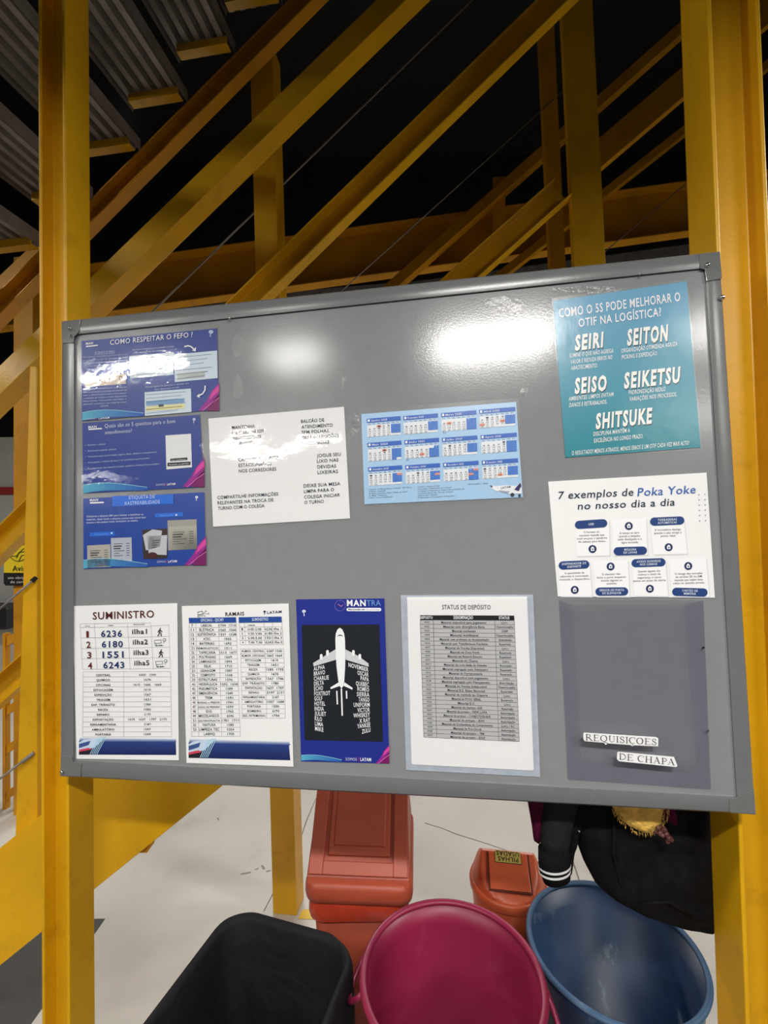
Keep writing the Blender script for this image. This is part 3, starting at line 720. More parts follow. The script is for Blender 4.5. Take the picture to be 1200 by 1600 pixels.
# ---------- white sheet with six rules
Q = [(325.5, 654), (537.5, 635.5), (547, 810), (333, 823)]
s4 = sheet('poster', 'white landscape sheet of six handwritten-style work rules, left of the blue calendar', 'poster', Q)
P = Print(320, 620, 5.0, up=(-.035, -1)); ink = (24, 34, 60)
for t, x, y, x1, y1 in (('MANTENHA', 212, 252, 392, 241), ('OS CARRINHOS', 212, 296, 460, 278), ('ABASTECIDOS', 214, 338, 440, 322), ('E LIMPOS', 216, 380, 370, 370),
                        ('BALCÃO DE', 752, 204, 932, 192), ('ATENDIMENTO', 755, 248, 1000, 232), ('SEM FOLHAS', 756, 290, 968, 276), ('OU REQUISIÇÕES', 758, 334, 1046, 314), ('ESPALHADAS', 762, 380, 972, 364),
                        ('CARRINHOS NUNCA', 262, 504, 580, 486), ('ESTACIONADOS', 264, 549, 522, 534), ('NOS CORREDORES', 266, 593, 558, 576),
                        ('JOGUE SEU', 876, 472, 1062, 460), ('LIXO NAS', 877, 515, 1044, 504), ('DEVIDAS', 879, 560, 1026, 552), ('LIXEIRAS', 881, 604, 1040, 594),
                        ('COMPARTILHE INFORMAÇÕES', 98, 800, 574, 770), ('RELEVANTES NA TROCA DE', 100, 842, 536, 816), ('TURNO COM O COLEGA', 102, 884, 466, 862),
                        ('DEIXE SUA MESA', 772, 708, 1058, 690), ('LIMPA PARA O', 774, 752, 1010, 736), ('COLEGA INICIAR', 776, 796, 1056, 778), ('O TURNO', 778, 838, 930, 828)):
    P.text(t, (x, y), (x1, y1), 25, ink, bold=.008)
P.build('body_text', s4)
film_sheet('laminate', [(323, 648), (541, 632), (550, 812), (331, 826)], s4, FILM, wave=.0012, seed=13.0)

# ---------- calendar
Q = [(564.5, 647), (806.5, 628), (817, 777), (569.5, 788)]
SH5 = mat('pale_blue_print', (168, 204, 236), 0.4)
s5 = sheet('calendar', 'pale blue yearly calendar sheet with twelve months in the middle of the board', 'calendar', Q, SH5)
P = Print(550, 610, 4.286, up=(-.035, -1))
months = ['Janeiro', 'Fevereiro', 'Março', 'Abril', 'Maio', 'Junho', 'Julho', 'Agosto', 'Setembro', 'Outubro', 'Novembro', 'Dezembro']
start = [2, 5, 5, 1, 3, 6, 1, 4, 0, 2, 5, 0]; days = [31, 28, 31, 30, 31, 30, 31, 31, 30, 31, 30, 31]
hol = {0: [1], 2: [4], 3: [18, 21], 4: [1], 5: [19], 8: [7], 9: [12], 10: [2, 15], 11: [25]}
parts = {'month_header': [], 'day_grid': []}
tops = [[(97, 190), (342, 172), (595, 152), (850, 130)], [(102, 352), (349, 334), (601, 318), (860, 300)], [(107, 516), (356, 502), (609, 486), (868, 470)]]
def month_xy(mi):
    r, c = divmod(mi, 4); x, y = tops[r][c]; return x, y, 228 + 5 * c, -.082 + .008 * r
for mi in range(12):
    x, y, wd, sl = month_xy(mi)
    P.poly([(x, y), (x + wd, y + sl * wd), (x + wd + 2, y + sl * wd + 28), (x + 2, y + 28)], (52, 102, 192), 1)
    P.poly([(x + 8, y + 5), (x + 22, y + 4), (x + 22, y + 20), (x + 8, y + 21)], WHT, 2)
    P.text(months[mi] + ' 2025', (x + 32, y + 21 + sl * 32), (x + 138, y + 21 + sl * 138), 12, WHT, bold=.02, res=1)
P.build('month_header', s5)
for mi in range(12):
    x, y, wd, sl = month_xy(mi)
    pt = lambda u, v: (x + 4 + (wd - 6) * u + 3 * v, y + sl * wd * u + 32 + 100 * v)
    P.poly([pt(0, .0), pt(1, .0), pt(1, .14), pt(0, .14)], (190, 216, 240), 1)
    P.poly([pt(0, .14), pt(1, .14), pt(1, .92), pt(0, .92)], (232, 236, 240), 1)
    for d, t in enumerate(('Se', 'Te', 'Qu', 'Qu', 'Se', 'Sá', 'Do')):
        a = pt((d + .2) / 7, .1); b = pt((d + .75) / 7, .1); P.text(t, a, b, 8, (60, 80, 120), res=1, bold=.02)
    for d in range(days[mi]):
        k = start[mi] + d; r_, c_ = divmod(k, 7); v0, v1 = .17 + r_ * .15, .17 + (r_ + 1) * .15; u0, u1 = c_ / 7, (c_ + 1) / 7
        if c_ > 4: P.poly([pt(u0, v0), pt(u1, v0), pt(u1, v1), pt(u0, v1)], (66, 122, 206), 2)
        if d + 1 in hol.get(mi, []): P.poly([pt(u0, v0), pt(u1, v0), pt(u1, v1), pt(u0, v1)], (238, 150, 120), 3)
        e = pt(u0 + .035, v1 - .03); f = pt(u1 - .035, v1 - .03); P.text(str(d + 1), e, f, 9, (44, 54, 80) if c_ < 5 else (110, 160, 226), lay=4, res=1)
P.build('day_grid', s5)
for i, t in enumerate(('1 Janeiro: Confraternização Universal - Ano Novo', '4 Março: Carnaval', '18 Abril: Sexta-feira Santa / Paixão de Cristo', '21 Abril: Tiradentes', '1 Maio: Dia do Trabalhador')):
    P.text(t, (114, 668 + i * 14), (114 + (284, 110, 260, 118, 158)[i], 668 + i * 14 - (284, 110, 260, 118, 158)[i] * .06), 8, BLK, res=1)
for i, t in enumerate(('19 Junho: Corpus Christi', '7 Setembro: Independência do Brasil', '12 Outubro: Padroeira do Brasil / Nossa Senhora da', 'Conceição Aparecida - Dia das Crianças', '2 Novembro: Finados', '15 Novembro: Proclamação da República')):
    L_ = (146, 224, 312, 236, 134, 250)[i]; P.text(t, (440, 650 + i * 14.5), (440 + L_, 650 + i * 14.5 - L_ * .055), 8, BLK, res=1)
P.text('25 Dezembro: Natal', (778, 632), (910, 625), 8, BLK, res=1); P.build('body_text', s5)
P.poly([(922, 630), (960, 642), (1030, 634), (1100, 640), (1132, 612), (1138, 690), (1060, 694), (960, 672), (930, 652)], (236, 238, 242), 2); P.poly([(1086, 664), (1128, 616), (1134, 640), (1116, 676)], (50, 40, 96), 3)
P.poly([(924, 632), (942, 640), (940, 650), (930, 648)], (70, 70, 90), 3); P.ell(1074, 699, 13, 13, (50, 54, 70), 3); P.ell(1122, 704, 9, 9, (50, 54, 70), 3); P.text('LATAM', (998, 660), (1062, 652), 14, (60, 50, 100), lay=3, bold=.02); P.poly([(980, 668), (1060, 676), (1040, 690), (990, 676)], (160, 168, 190), 3)
P.build('airplane_picture', s5)
film_sheet('laminate', [(560, 640), (811, 622), (822, 782), (566, 793)], s5, FILM2, wave=.001, seed=17.0)

# ---------- teal 5S sheet
Q = [(864, 470), (1073, 439.5), (1095, 699), (883.5, 715)]
SH6 = mat('teal_print', (44, 140, 160), 0.4)
s6 = sheet('poster', 'teal poster with bold white words SEIRI SEITON SEISO, top right of the board', 'poster', Q, SH6)
P = Print(850, 430, 4.615, up=(-.05, -1))
P.quadgrad((66, 186), (1028, 46), (1129, 1240), (156, 1313), (96, 160, 196), (24, 134, 148), 26, -.3); P.build('background_print', s6)
P.text('COMO O 5S PODE MELHORAR O', (108, 306), (984, 184), 62, WHT, bold=.022); P.text('OTIF NA LOGÍSTICA?', (250, 374), (846, 292), 58, WHT, bold=.022); P.build('title', s6)
for t, x, y, x1, y1, h in (('SEIRI', 222, 540, 424, 514, 102), ('SEITON', 598, 504, 890, 468, 108), ('SEISO', 220, 852, 450, 828, 104), ('SEIKETSU', 576, 814, 978, 770, 106), ('SHITSUKE', 372, 1106, 776, 1064, 104)):
    P.text(t, (x + 4, y + 8), (x1 + 4, y1 + 8), h, (20, 60, 70), bold=.06, slant=.10, lay=1)
    P.text(t, (x, y), (x1, y1), h, (244, 244, 240), bold=.06, slant=.10)
P.build('heading_words', s6)
for t, x, y, x1, y1 in (('ELIMINE O QUE NÃO AGREGA', 184, 594, 500, 558), ('VALOR E REDUZA ERROS NO', 190, 640, 494, 604), ('ABASTECIMENTO.', 194, 684, 386, 664), ('ORGANIZAÇÃO OTIMIZADA AGILIZA', 556, 560, 962, 508), ('PICKING E EXPEDIÇÃO.', 560, 606, 820, 576),
                        ('AMBIENTES LIMPOS EVITAM', 178, 906, 500, 872), ('DANOS E RETRABALHOS.', 182, 952, 454, 926), ('PADRONIZAÇÃO REDUZ', 610, 860, 876, 834), ('VARIAÇÕES NOS PROCESSOS.', 616, 908, 958, 872), ('DISCIPLINA MANTÊM A', 356, 1160, 620, 1132), ('EXCELÊNCIA NO LONGO PRAZO.', 360, 1208, 716, 1174),
                        ('O RESULTADO? MENOS ATRASOS, MENOS ERROS E UM OTIF CADA VEZ MAIS ALTO!', 200, 1298, 1046, 1222)):
    P.text(t, (x, y), (x1, y1), 29, (236, 240, 240), bold=.016, slant=.10)
P.build('body_text', s6)
film_sheet('laminate', [(862, 466), (1074, 436), (1097, 702), (881, 718)], s6, FILM2, wave=.0006, seed=21.0)

# ---------- seven examples
Q = [(856.5, 752.5), (1104, 738.5), (1117, 934), (871.5, 932)]
s7 = sheet('poster', 'white landscape poster titled 7 exemplos with navy pill headings, right side of the board', 'poster', Q)
P = Print(850, 730, 4.286, up=(-.06, -1)); dk = (34, 50, 74)
P.text('7 exemplos de', (94, 214), (598, 190), 50, dk, bold=.012, slant=.16); P.text('Poka Yoke', (626, 194), (1014, 174), 54, (52, 98, 170), bold=.012, slant=.16); P.text('no nosso dia a dia', (226, 284), (876, 256), 48, dk, bold=.012, slant=.16); P.build('title', s7)
pn = (38, 66, 122)
def card(q):
    P.poly([(a[0] + 6, a[1] + 7) for a in q], (214, 216, 220), 0); P.poly(q, (243, 243, 245), 1); P.build('card', s7)
for q in ([(208, 372), (436, 352), (440, 592), (218, 596)], [(452, 352), (684, 340), (694, 588), (466, 592)], [(708, 352), (936, 344), (960, 580), (732, 586)],
          [(96, 640), (304, 630), (322, 866), (106, 864)], [(328, 632), (562, 624), (574, 866), (346, 866)], [(586, 626), (812, 618), (832, 864), (606, 862)], [(836, 622), (1086, 608), (1108, 868), (858, 866)]): card(q)
for a, b, t in (((207, 388), (424, 374), ['USB']), ((466, 564), (690, 558), ['MÁQUINA', 'DE LAVAR']), ((710, 366), (940, 356), ['TORRADEIRAS', 'AUTOMÁTICAS']), ((98, 660), (304, 650), ['DISPENSADOR DE', 'SABONETE']),
                ((344, 834), (564, 832), ['SENSOR DE PORTA', 'DE ELEVADOR']), ((586, 644), (814, 636), ['AVISOS SONOROS', 'NOS CARROS']), ((858, 834), (1096, 840), ['CARTÃO DE', 'MEMÓRIA'])):
    P.pill(a, b, 56, pn, 2); c = ((a[0] + b[0]) / 2, (a[1] + b[1]) / 2); sl = (b[1] - a[1]) / (b[0] - a[0])
    for i, s in enumerate(t):
        P.ctext(s, (c[0], c[1] + (7 if len(t) == 1 else -3 + 20 * i)), min(165, 11.5 * len(s)), 14, (220, 226, 238), sl, lay=3, bold=.02, slant=.12)
    P.build('heading_pill', s7)
for cx, cy, ls in ((318, 440, ['O formato do', 'conector impede que', 'você encaixe o pendrive', 'de cabeça para baixo.']), (572, 446, ['A tampa só abre', 'quando a máquina', 'está desligada e a', 'água escoada.']), (828, 424, ['A torradeira desliga', 'quando o pão atinge o', 'ponto ideal']),
                   (204, 714, ['A quantidade de', 'sabonete é controlada,', 'evitando o desperdício.']), (450, 722, ['O elevador não', 'fecha a porta enquanto', 'houver alguém no', 'caminho.']), (704, 702, ['Quando alguém não', 'coloca o cinto de', 'segurança, o carro', 'emite um aviso de alerta.']), (968, 718, ['O design das entradas', 'de cartões SD ou SIM', 'impede que sejam inse-', 'ridos no sentido errado.'])):
    for i, s in enumerate(ls): P.ctext(s, (cx + i * 1.5, cy + i * 21), 8.8 * len(s), 13, (40, 46, 60), -.03, bold=.008)
    P.build('card_text', s7)
for cx, cy in ((325, 548), (568, 394), (835, 536), (206, 822), (446, 665), (709, 814), (966, 662)):
    P.ell(cx, cy, 27, 27, (28, 46, 88), 2); P.poly([(cx - 12, cy - 8), (cx + 11, cy - 9), (cx + 12, cy + 12), (cx - 11, cy + 13)], WHT, 3); P.ell(cx, cy - 10, 8, 6, WHT, 3); P.ell(cx + 1, cy + 2, 5, 5, (28, 46, 88), 4); P.build('icon', s7)
for i in range(6):
    for j in range(2): P.ell(1038 + j * 40 + i * 1, 184 + i * 35 - j * 2, 4, 4, (120, 130, 150), 2, 8)
P.build('dot_pattern', s7)

# ---------- sheet of extensions
def plane_footer(P, q):
    """photograph strip of an aircraft tail at the foot of the sheet"""
    (x0, y0), (x1, y1), (x2, y2), (x3, y3) = q
    P.quadgrad((x0 + 10, y0), (x1, y1 + 8), (x2, y1 + 44), (x3, y0 + 44), (236, 240, 246), (44, 66, 130), 8, 0)
    P.quadgrad((x0, y0 + 40), (x1, y1 + 44), (x2, y2), (x3, y3), (44, 66, 130), (28, 40, 92), 6, 0)
    h = y3 - y0; wd = x1 - x0
    P.poly([(x0, y0 + h * .3), (x0 + wd * .05, y0 + h * .14), (x0 + wd * .28, y0 - h * .02), (x0 + wd * .16, y0 + h * .6), (x0, y0 + h * .8)], (196, 214, 234), 1)
    P.poly([(x0, y0 + h * .38), (x0 + wd * .12, y0 + h * .2), (x0 + wd * .1, y0 + h * .45), (x0, y0 + h * .62)], (60, 84, 140), 2)
    P.poly([(x0, y0 + h * .72), (x0 + wd * .1, y0 + h * .6), (x0 + wd * .13, y0 + h * .7), (x0, y0 + h * .84)], (210, 70, 90), 2)
    P.poly([(x0, y0 + h * .84), (x0 + wd * .13, y0 + h * .7), (x0 + wd * .12, y0 + h), (x0, y0 + h)], (36, 34, 44), 2)
    for k in range(5):
        a = x0 + wd * (.20 + .018 * k); P.line([(a, y0 + h * .04), (a - wd * .085, y0 + h * .97)], (180, 222, 240), 5, 3)
def grid(P, xs_top, xs_bot, ys_l, ys_r, col=(120, 124, 130), wd=2):
    """table rules; xs at top and bottom, ys at left and right"""
    for a, b in zip(xs_top, xs_bot): P.line([(a, ys_l[0]), (b, ys_l[-1])], col, wd, 1)
    for a, b in zip(ys_l, ys_r):
        f = (a - ys_l[0]) / (ys_l[-1] - ys_l[0]); xl = xs_top[0] + (xs_bot[0] - xs_top[0]) * f; xr = xs_top[-1] + (xs_bot[-1] - xs_top[-1]) * f
        P.line([(xl, a), (xr, b)], col, wd, 1)
Q = [(114, 947), (277, 942.5), (279.5, 1188), (119.5, 1185.5)]
s8 = sheet('notice', 'white portrait sheet titled SUMINISTRO, leftmost of the bottom row', 'notice', Q)
P = Print(100, 930, 5.926, up=(-.015, -1))
P.text('SUMINISTRO', (266, 225), (834, 206), 66, (84, 34, 40), bold=.018); P.build('title', s8)
grid(P, [148, 280, 588, 804], [172, 306, 612, 826], [266, 300, 396, 494, 588, 686], [256, 290, 386, 484, 580, 680]); P.line([(970, 274), (984, 676)], (120, 124, 130), 2, 1)
for k, (a, b) in enumerate(((284, 276), (384, 380), (484, 480), (580, 578), (678, 676))): P.line([(808 + k * 5, a), (970 + k * 3.5, b)], (120, 124, 130), 2, 1)
ys = [710 + i * 46.3 for i in range(14)]; grid(P, [176, 552, 988], [172, 552, 996], ys, [y - 2 for y in ys])
P.build('table_rules', s8)
for i, (a, b, c) in enumerate((('1', '6236', 'ilha1'), ('2', '6180', 'ilha2'), ('3', '1551', 'ilha3'), ('4', '6243', 'ilha5'))):
    y = 390 + i * 97; x = i * 7
    P.text(a, (200 + x + (0 if i else 6), y), (240 + x if i else 229, y - 1), 56, (98, 40, 46), bold=.03); P.text(b, (342 + x, y - 4), (538 + x, y - 7), 56, (40, 58, 104), bold=.035); P.text(c, (630 + x, y - 30), (768 + x, y - 33), 44, (34, 36, 44), bold=.03)
for t, c, wd in (('LINHA', (216, 290), 46), ('RAMAL', (432, 284), 54), ('IMPRESSORA', (694, 276), 104)): P.ctext(t, c, wd, 9, BLK, -.03, bold=.02, res=1)
rows = (('CENTRAL', '6307   1540'), ('QUIMICO', '1670'), ('OFICINAS', '1615   1665   1664'), ('ESTOCAGEM', '1610'), ('EXPEDIÇÃO', '1567'), ('TRIAGEM', '1651'), ('EXP. TRÂNSITO', '1780'), ('RECEX', '1585'), ('REPARO', '2197'), ('EXPORTAÇÃO', '1619   1637   1707   2173'), ('FERRAMENTARIA', '2187'), ('AMBULATÓRIO', '1507'), ('PORTARIA', '1500'))
for i, (a, b) in enumerate(rows):
    y = 750 + i * 45.8; P.ctext(a, (362, y), (132, 126, 134, 176, 162, 126, 216, 92, 116, 192, 240, 210, 146)[i], 20, BLK, -.01, bold=.02); P.ctext(b, (772, y - 4), 14.2 * len(b) + (6 if len(b) < 6 else 0), 19, (60, 64, 72), -.005, bold=.015)
P.build('table_text', s8)
def walker(P, cx, cy, s):
    P.ell(cx + .03 * s, cy - .44 * s, .08 * s, .08 * s, BLK, 2, 10)
    for l in ([(0, -.32), (-.03, .02)], [(0, -.3), (-.18, -.12), (-.22, .04)], [(.02, -.28), (.14, -.12), (.26, -.06)], [(-.03, .02), (-.1, .22), (-.26, .44)], [(0, .02), (.14, .18), (.16, .46)]): P.line([(cx + a * s, cy + b * s) for a, b in l], BLK, .1 * s, 2)
def cart(P, cx, cy, s):
    g = (96, 100, 108)
    P.line([(cx - .5 * s, cy - .2 * s), (cx + .1 * s, cy - .24 * s), (cx + .12 * s, cy + .04 * s), (cx - .46 * s, cy + .08 * s)], g, 4, 2, True)
    P.line([(cx - .44 * s, cy + .1 * s), (cx - .42 * s, cy + .3 * s), (cx + .3 * s, cy + .26 * s)], g, 4, 2)
    for a in (-.3, -.05, .12): P.ell(cx + a * s, cy + .26 * s, .07 * s, .07 * s, g, 2, 10)
    P.ell(cx + .38 * s, cy - .24 * s, .14 * s, .15 * s, g, 2, 14); P.ell(cx + .38 * s, cy - .24 * s, .09 * s, .1 * s, (236, 236, 236), 3, 12); P.line([(cx + .36 * s, cy - .1 * s), (cx + .32 * s, cy + .06 * s)], g, 4, 2)
for fn, a_ in ((walker, (888, 342, 76)), (cart, (888, 438, 104)), (walker, (898, 540, 76)), (cart, (900, 634, 104))):
    fn(P, *a_); P.build('icon', s8)
plane_footer(P, [(138, 1316), (1036, 1318), (1038, 1480), (138, 1476)]); P.build('footer_picture', s8)

# ---------- RAMAIS
Q = [(284, 947), (451, 943), (458.5, 1198), (291.5, 1192)]
s9 = sheet('notice', 'white portrait sheet titled RAMAIS with two phone tables, second of the bottom row', 'notice', Q)
P = Print(280, 930, 5.714, up=(-.03, -1))
P.text('RAMAIS', (412, 186), (580, 180), 32, BLK, bold=.025); P.build('title', s9)
P.text('LATAM', (784, 166), (914, 158), 22, (40, 50, 90), bold=.03); P.ell(762, 146, 11, 9, (40, 50, 90), 2); P.line([(764, 152), (760, 172)], (40, 50, 90), 6, 2)
P.line([(164, 150), (206, 142), (208, 184), (166, 192)], (110, 112, 118), 4, 2, True); P.line([(170, 176), (200, 170)], (110, 112, 118), 8, 2)
for a in ((238, 142), (260, 164), (228, 186)): P.line([(208, 164), a], (150, 150, 156), 3, 2); P.ell(a[0], a[1], 6, 6, (150, 150, 156), 2, 10)
P.build('logo', s9)
P.poly([(84, 202), (506, 196), (510, 244), (88, 250)], (38, 76, 152), 1); P.poly([(530, 196), (914, 190), (916, 240), (532, 246)], (38, 76, 152), 1)
P.text('OFICINAS - QSCMY', (192, 236), (398, 232), 26, (200, 214, 238), bold=.03); P.text('SUMINISTRO', (650, 230), (796, 226), 26, (200, 214, 238), bold=.03); P.build('table_header', s9)
L1 = [('7', 'LABCAL', '1709  1710'), ('11', 'ELÉTRICA', '1565  1566'), ('12', 'ELETRÔNICA', '1537  1538'), ('13', 'ATEC', '1555'), ('14', 'BATERIAS', '1692'), ('21', 'TERMOPLÁSTICOS', '1511'), ('22', 'TAPEÇARIA', '1513  1677'), ('23', 'POLTRONAS', '1669'), ('24', 'LAMINADOS', '1594'), ('25', 'SILK', '1710'), ('31', 'USINAGEM', '1587'), ('32', 'COMPOSTO', '1568'), ('33', 'ESTRUTURAS', '1596'), ('41', 'HIDRÁULICA', '1592  1604'), ('42', 'PNEUMÁTICA', '1589'), ('43', 'EMERGÊNCIA', '1549'), ('44', 'TREM', '1591'), ('46', 'RODAS e FREIOS', '1741'), ('47', 'VASOS DE PRESSÃO', '1593'), ('48', 'IDG', '1762'), ('49', 'MISCELANEOS', '6246'), ('51', 'GALVANOPLASTIA', '1701  1711'), ('52', 'PINTURA', '1582'), ('53', 'LIMPEZA TEC', '1554'), ('', 'LABFIQ', '1705')]
nr = len(L1); ys = [250 + i * (1260 - 250) / nr for i in range(nr + 1)]
grid(P, [88, 148, 350, 508], [110, 174, 380, 546], ys, [y - 5 + 4 * i / nr for i, y in enumerate(ys)])
ys2 = [246 + i * 39.4 for i in range(6)]; grid(P, [536, 582, 756, 830, 918], [546, 594, 764, 838, 930], ys2, [y - 4 for y in ys2])
R1 = [('ALMOX. CENTRAL', '6307 1540'), ('ALMOX. OFICINAS', '1665 1664'), ('ESTOCAGEM', '1610'), ('TRIAGEM', '1651'), ('RECEX', '1585  1735'), ('QUIMICO', '1670'), ('EXPEDIÇÃO', '1567  1746'), ('EXP. TRÂNSITO', '1780'), ('EXPORTAÇÃO', '1637  1707'), ('REPARO', '2197  2151'), ('FERRAMENTARIA', '2187'), ('AMBULATÓRIO', '1507  1688'), ('PORTARIA', '1500'), ('BOMBEIRO', '6193'), ('SEG. PATRIMONIAL', '1794')]
ys3 = [480 + i * 41.2 for i in range(16)]; grid(P, [548, 766, 934], [562, 782, 946], ys3, [y - 1 for y in ys3]); P.build('table_rules', s9)
for i, (a, b, c) in enumerate(L1):
    f = i / nr; y = ys[i] + 31; o = 24 * f
    if a: P.ctext(a, (116 + o, y), 11 * len(a) + 4, 22, (98, 50, 60) if i > 5 else (60, 60, 84), bold=.02)
    P.ctext(b, (244 + o * 1.1, y - 1), min(196, 16.4 * len(b)), 22 if len(b) < 13 else 17, (40, 44, 60), -.01, bold=.014)
    P.ctext(c, (430 + o * 1.3, y - 2), 15 * len(c), 20, (40, 48, 80), -.01, bold=.014)
P.build('table_text', s9)
for i, (a, b, c, d) in enumerate((('', 'LINHA', '', ''), ('1', 'U.00 U.00', '6236', 'ilha 1'), ('2', 'V.00 V.00', '6180', 'ilha 2'), ('3', 'S.00.S.00', '1551', 'ilha 3'), ('4', 'T.00 T.00', '6243', 'ilha 5'))):
    y = ys2[i] + 28; o = i * 2
    if a: P.ctext(a, (560 + o, y), 10, 20, BLK, bold=.02); P.ctext(c, (794 + o, y - 2), 62, 20, (40, 48, 80), bold=.014); P.ctext(d, (876 + o, y - 3), 70, 20, BLK, bold=.014)
    P.ctext(b, (670 + o if a else 644, y), 124 if a else 66, 20 if a else 13, (40, 44, 60), -.01, bold=.014)
P.build('table_text', s9)
for i, (a, b) in enumerate(R1):
    y = ys3[i] + 28; o = 14 * i / 15; P.ctext(a, (658 + o, y), min(205, 15.2 * len(a)), 19, (40, 44, 60), 0, bold=.012); P.ctext(b, (850 + o, y), 15 * len(b), 20, (40, 48, 80), 0, bold=.014)
P.build('table_text', s9)
plane_footer(P, [(84, 1280), (980, 1296), (992, 1474), (84, 1452)]); P.build('footer_picture', s9)

# ---------- blue alphabet poster
Q = [(462.5, 936.5), (600.5, 935), (608.5, 1193), (470.5, 1189.5)]
SH10 = mat('royal_blue_print', (32, 46, 140), 0.4)
s10 = sheet('poster', 'royal blue poster with a white airplane over radio alphabet words, third of the bottom row', 'poster', Q, SH10)
P = Print(455, 925, 5.714, up=(-.03, -1))
P.text('MAN', (498, 124), (666, 124), 52, WHT, bold=.045); P.text('TRA', (674, 124), (800, 122), 50, (110, 160, 216)); P.pill((494, 156), (804, 157), 30, WHT)
P.text('Manutenção em', (510, 162), (656, 162), 15, (30, 40, 90), lay=3, bold=.02); P.text('Transformação', (668, 162), (792, 162), 14, (176, 190, 220), lay=3)
for i in range(24):
    a = 2 * math.pi * i / 24; b = 2 * math.pi * (i + 1) / 24; P.line([(436 + 48 * math.cos(a), 122 + 48 * math.sin(a)), (436 + 48 * math.cos(b), 122 + 48 * math.sin(b))], (120, 110, 190), 4, 1)
P.line([(416, 108), (430, 116), (446, 130), (460, 116)], (170, 110, 160), 7, 2)
P.ell(114, 172, 17, 14, (210, 216, 236), 1); P.line([(112, 182), (116, 212)], (210, 216, 236), 9, 1)
P.text('SOMOS', (486, 1504), (586, 1508), 26, (196, 204, 226)); P.text('LATAM', (618, 1508), (714, 1511), 28, WHT, bold=.04); P.line([(602, 1474), (604, 1518)], (190, 40, 90), 4, 1); P.build('logo', s10)
P.poly([(93, 294), (786, 290), (820, 1338), (120, 1322)], (30, 34, 42), 0); P.build('dark_panel', s10)
W_ = (238, 240, 242); G_ = (206, 208, 212)
body = [(394, 420), (398, 372), (412, 336), (434, 319), (456, 334), (472, 370), (480, 420), (484, 560), (482, 660), (474, 800), (462, 846), (448, 860), (434, 842), (420, 790), (404, 660), (398, 560)]
P.poly([(398, 510), (402, 604), (200, 664), (196, 634), (300, 570)], G_, 1); P.poly([(484, 512), (600, 572), (690, 638), (692, 668), (486, 604)], G_, 1)
for x, y in ((268, 575), (324, 540), (555, 540), (612, 575)): P.pill((x, y - 22), (x, y + 30), 24, W_, 2)
P.poly([(424, 806), (440, 836), (352, 868), (350, 852)], W_, 1); P.poly([(476, 806), (464, 836), (546, 872), (548, 856)], W_, 1)
P.poly(body, W_, 3); P.poly([(410, 398), (424, 384), (438, 381), (452, 385), (464, 400), (450, 392), (438, 390), (424, 392)], (30, 34, 42), 4)
for x0, y0, x1, y1, wd in ((407, 886, 412, 1000, 12), (448, 866, 456, 1100, 13), (493, 886, 496, 948, 12)): P.line([(x0, y0), (x1, y1)], W_, wd, 2)
P.build('airplane_picture', s10)
Lw = ['ALPHA', 'BRAVO', 'CHARLIE', 'DELTA', 'ECHO', 'FOXTROT', 'GOLF', 'HOTEL', 'INDIA', 'JULIET', 'KILO', 'LIMA', 'MIKE']; Lx = [300, 302, 336, 292, 284, 348, 278, 304, 292, 312, 276, 286, 288]
Rw = ['NOVEMBER', 'OSCAR', 'PAPA', 'QUEBEC', 'ROMEO', 'SIERRA', 'TANGO', 'UNIFORM', 'VICTOR', 'WHISKEY', 'X RAY', 'YANKEE', 'ZULU']; Rx = [512, 592, 620, 578, 592, 586, 602, 558, 592, 556, 610, 590, 632]
for i, (a, x) in enumerate(zip(Lw, Lx)):
    y = 704 + i * 44.3; P.text(a, (201 + i, y), (x, y + (-18 + 2.6 * i)), 36, W_, bold=.02)
P.build('word_list', s10)
for i, (a, x) in enumerate(zip(Rw, Rx)):
    y = 712 + i * 44.6; P.text(a, (x, y - (44 if i == 0 else 22 - 3.4 * i)), (690 + i * 1.5, y), 37, W_, bold=.02)
P.build('word_list', s10)
wave_deco(P, (90, 1506), (876, 1530), 360, s10)

# ---------- status sheet in a holder
Q = [(626, 930), (833, 929), (844, 1214), (634.5, 1203)]
hold = sheet('document_holder', 'clear bluish document holder with open top, fourth in the bottom row', 'document holder', Q, HOLDER, lift=.0015)
Q2 = [(636, 933), (823.5, 932), (834, 1204), (644, 1194)]
def pad_sheet(Q, lift0, lift1, name, m):
    bm = bmesh.new(); a = [bm.verts.new(onb(x, y, lift1)) for x, y in Q]; b = [bm.verts.new(onb(x, y, lift0)) for x, y in Q]
    bm.faces.new(a); bm.faces.new(b[::-1])
    for i in range(len(Q)): bm.faces.new((a[i], a[(i + 1) % len(Q)], b[(i + 1) % len(Q)], b[i]))
    return from_bm(name, bm, m)
notch = [(716, 932.6), (719, 937), (724, 940), (729, 940.5), (733, 938), (736, 932.5)]
s11 = tag(pad_sheet([(636, 933)] + [(823.5, 932), (834, 1202), (832, 1204), (645, 1194.5), (643, 1192)], .0018, .0026, 'notice', PAPER), 'white sheet titled STATUS DE DEPÓSITO inside the clear bluish holder', 'notice')
P = Print(620, 920, 5.0, up=(-.03, -1), base=.0027)
P.text('STATUS DE DEPÓSITO', (354, 160), (734, 160), 34, (50, 50, 56), bold=.0); P.build('title', s11)
nrow = 28
P.poly([(181, 206), (917, 209), (919, 246), (182, 243)], (34, 34, 38), 1)
P.text('DEPOSITO', (184, 234), (280, 234), 20, WHT, bold=.035); P.text('DENOMINAÇÃO', (444, 236), (596, 237), 24, WHT, bold=.035); P.text('STATUS', (798, 238), (880, 238), 22, WHT, bold=.035); P.build('table_header', s11)
P.poly([(183, 246), (919, 248), (957, 1193), (211, 1159)], (190, 190, 192), 0)
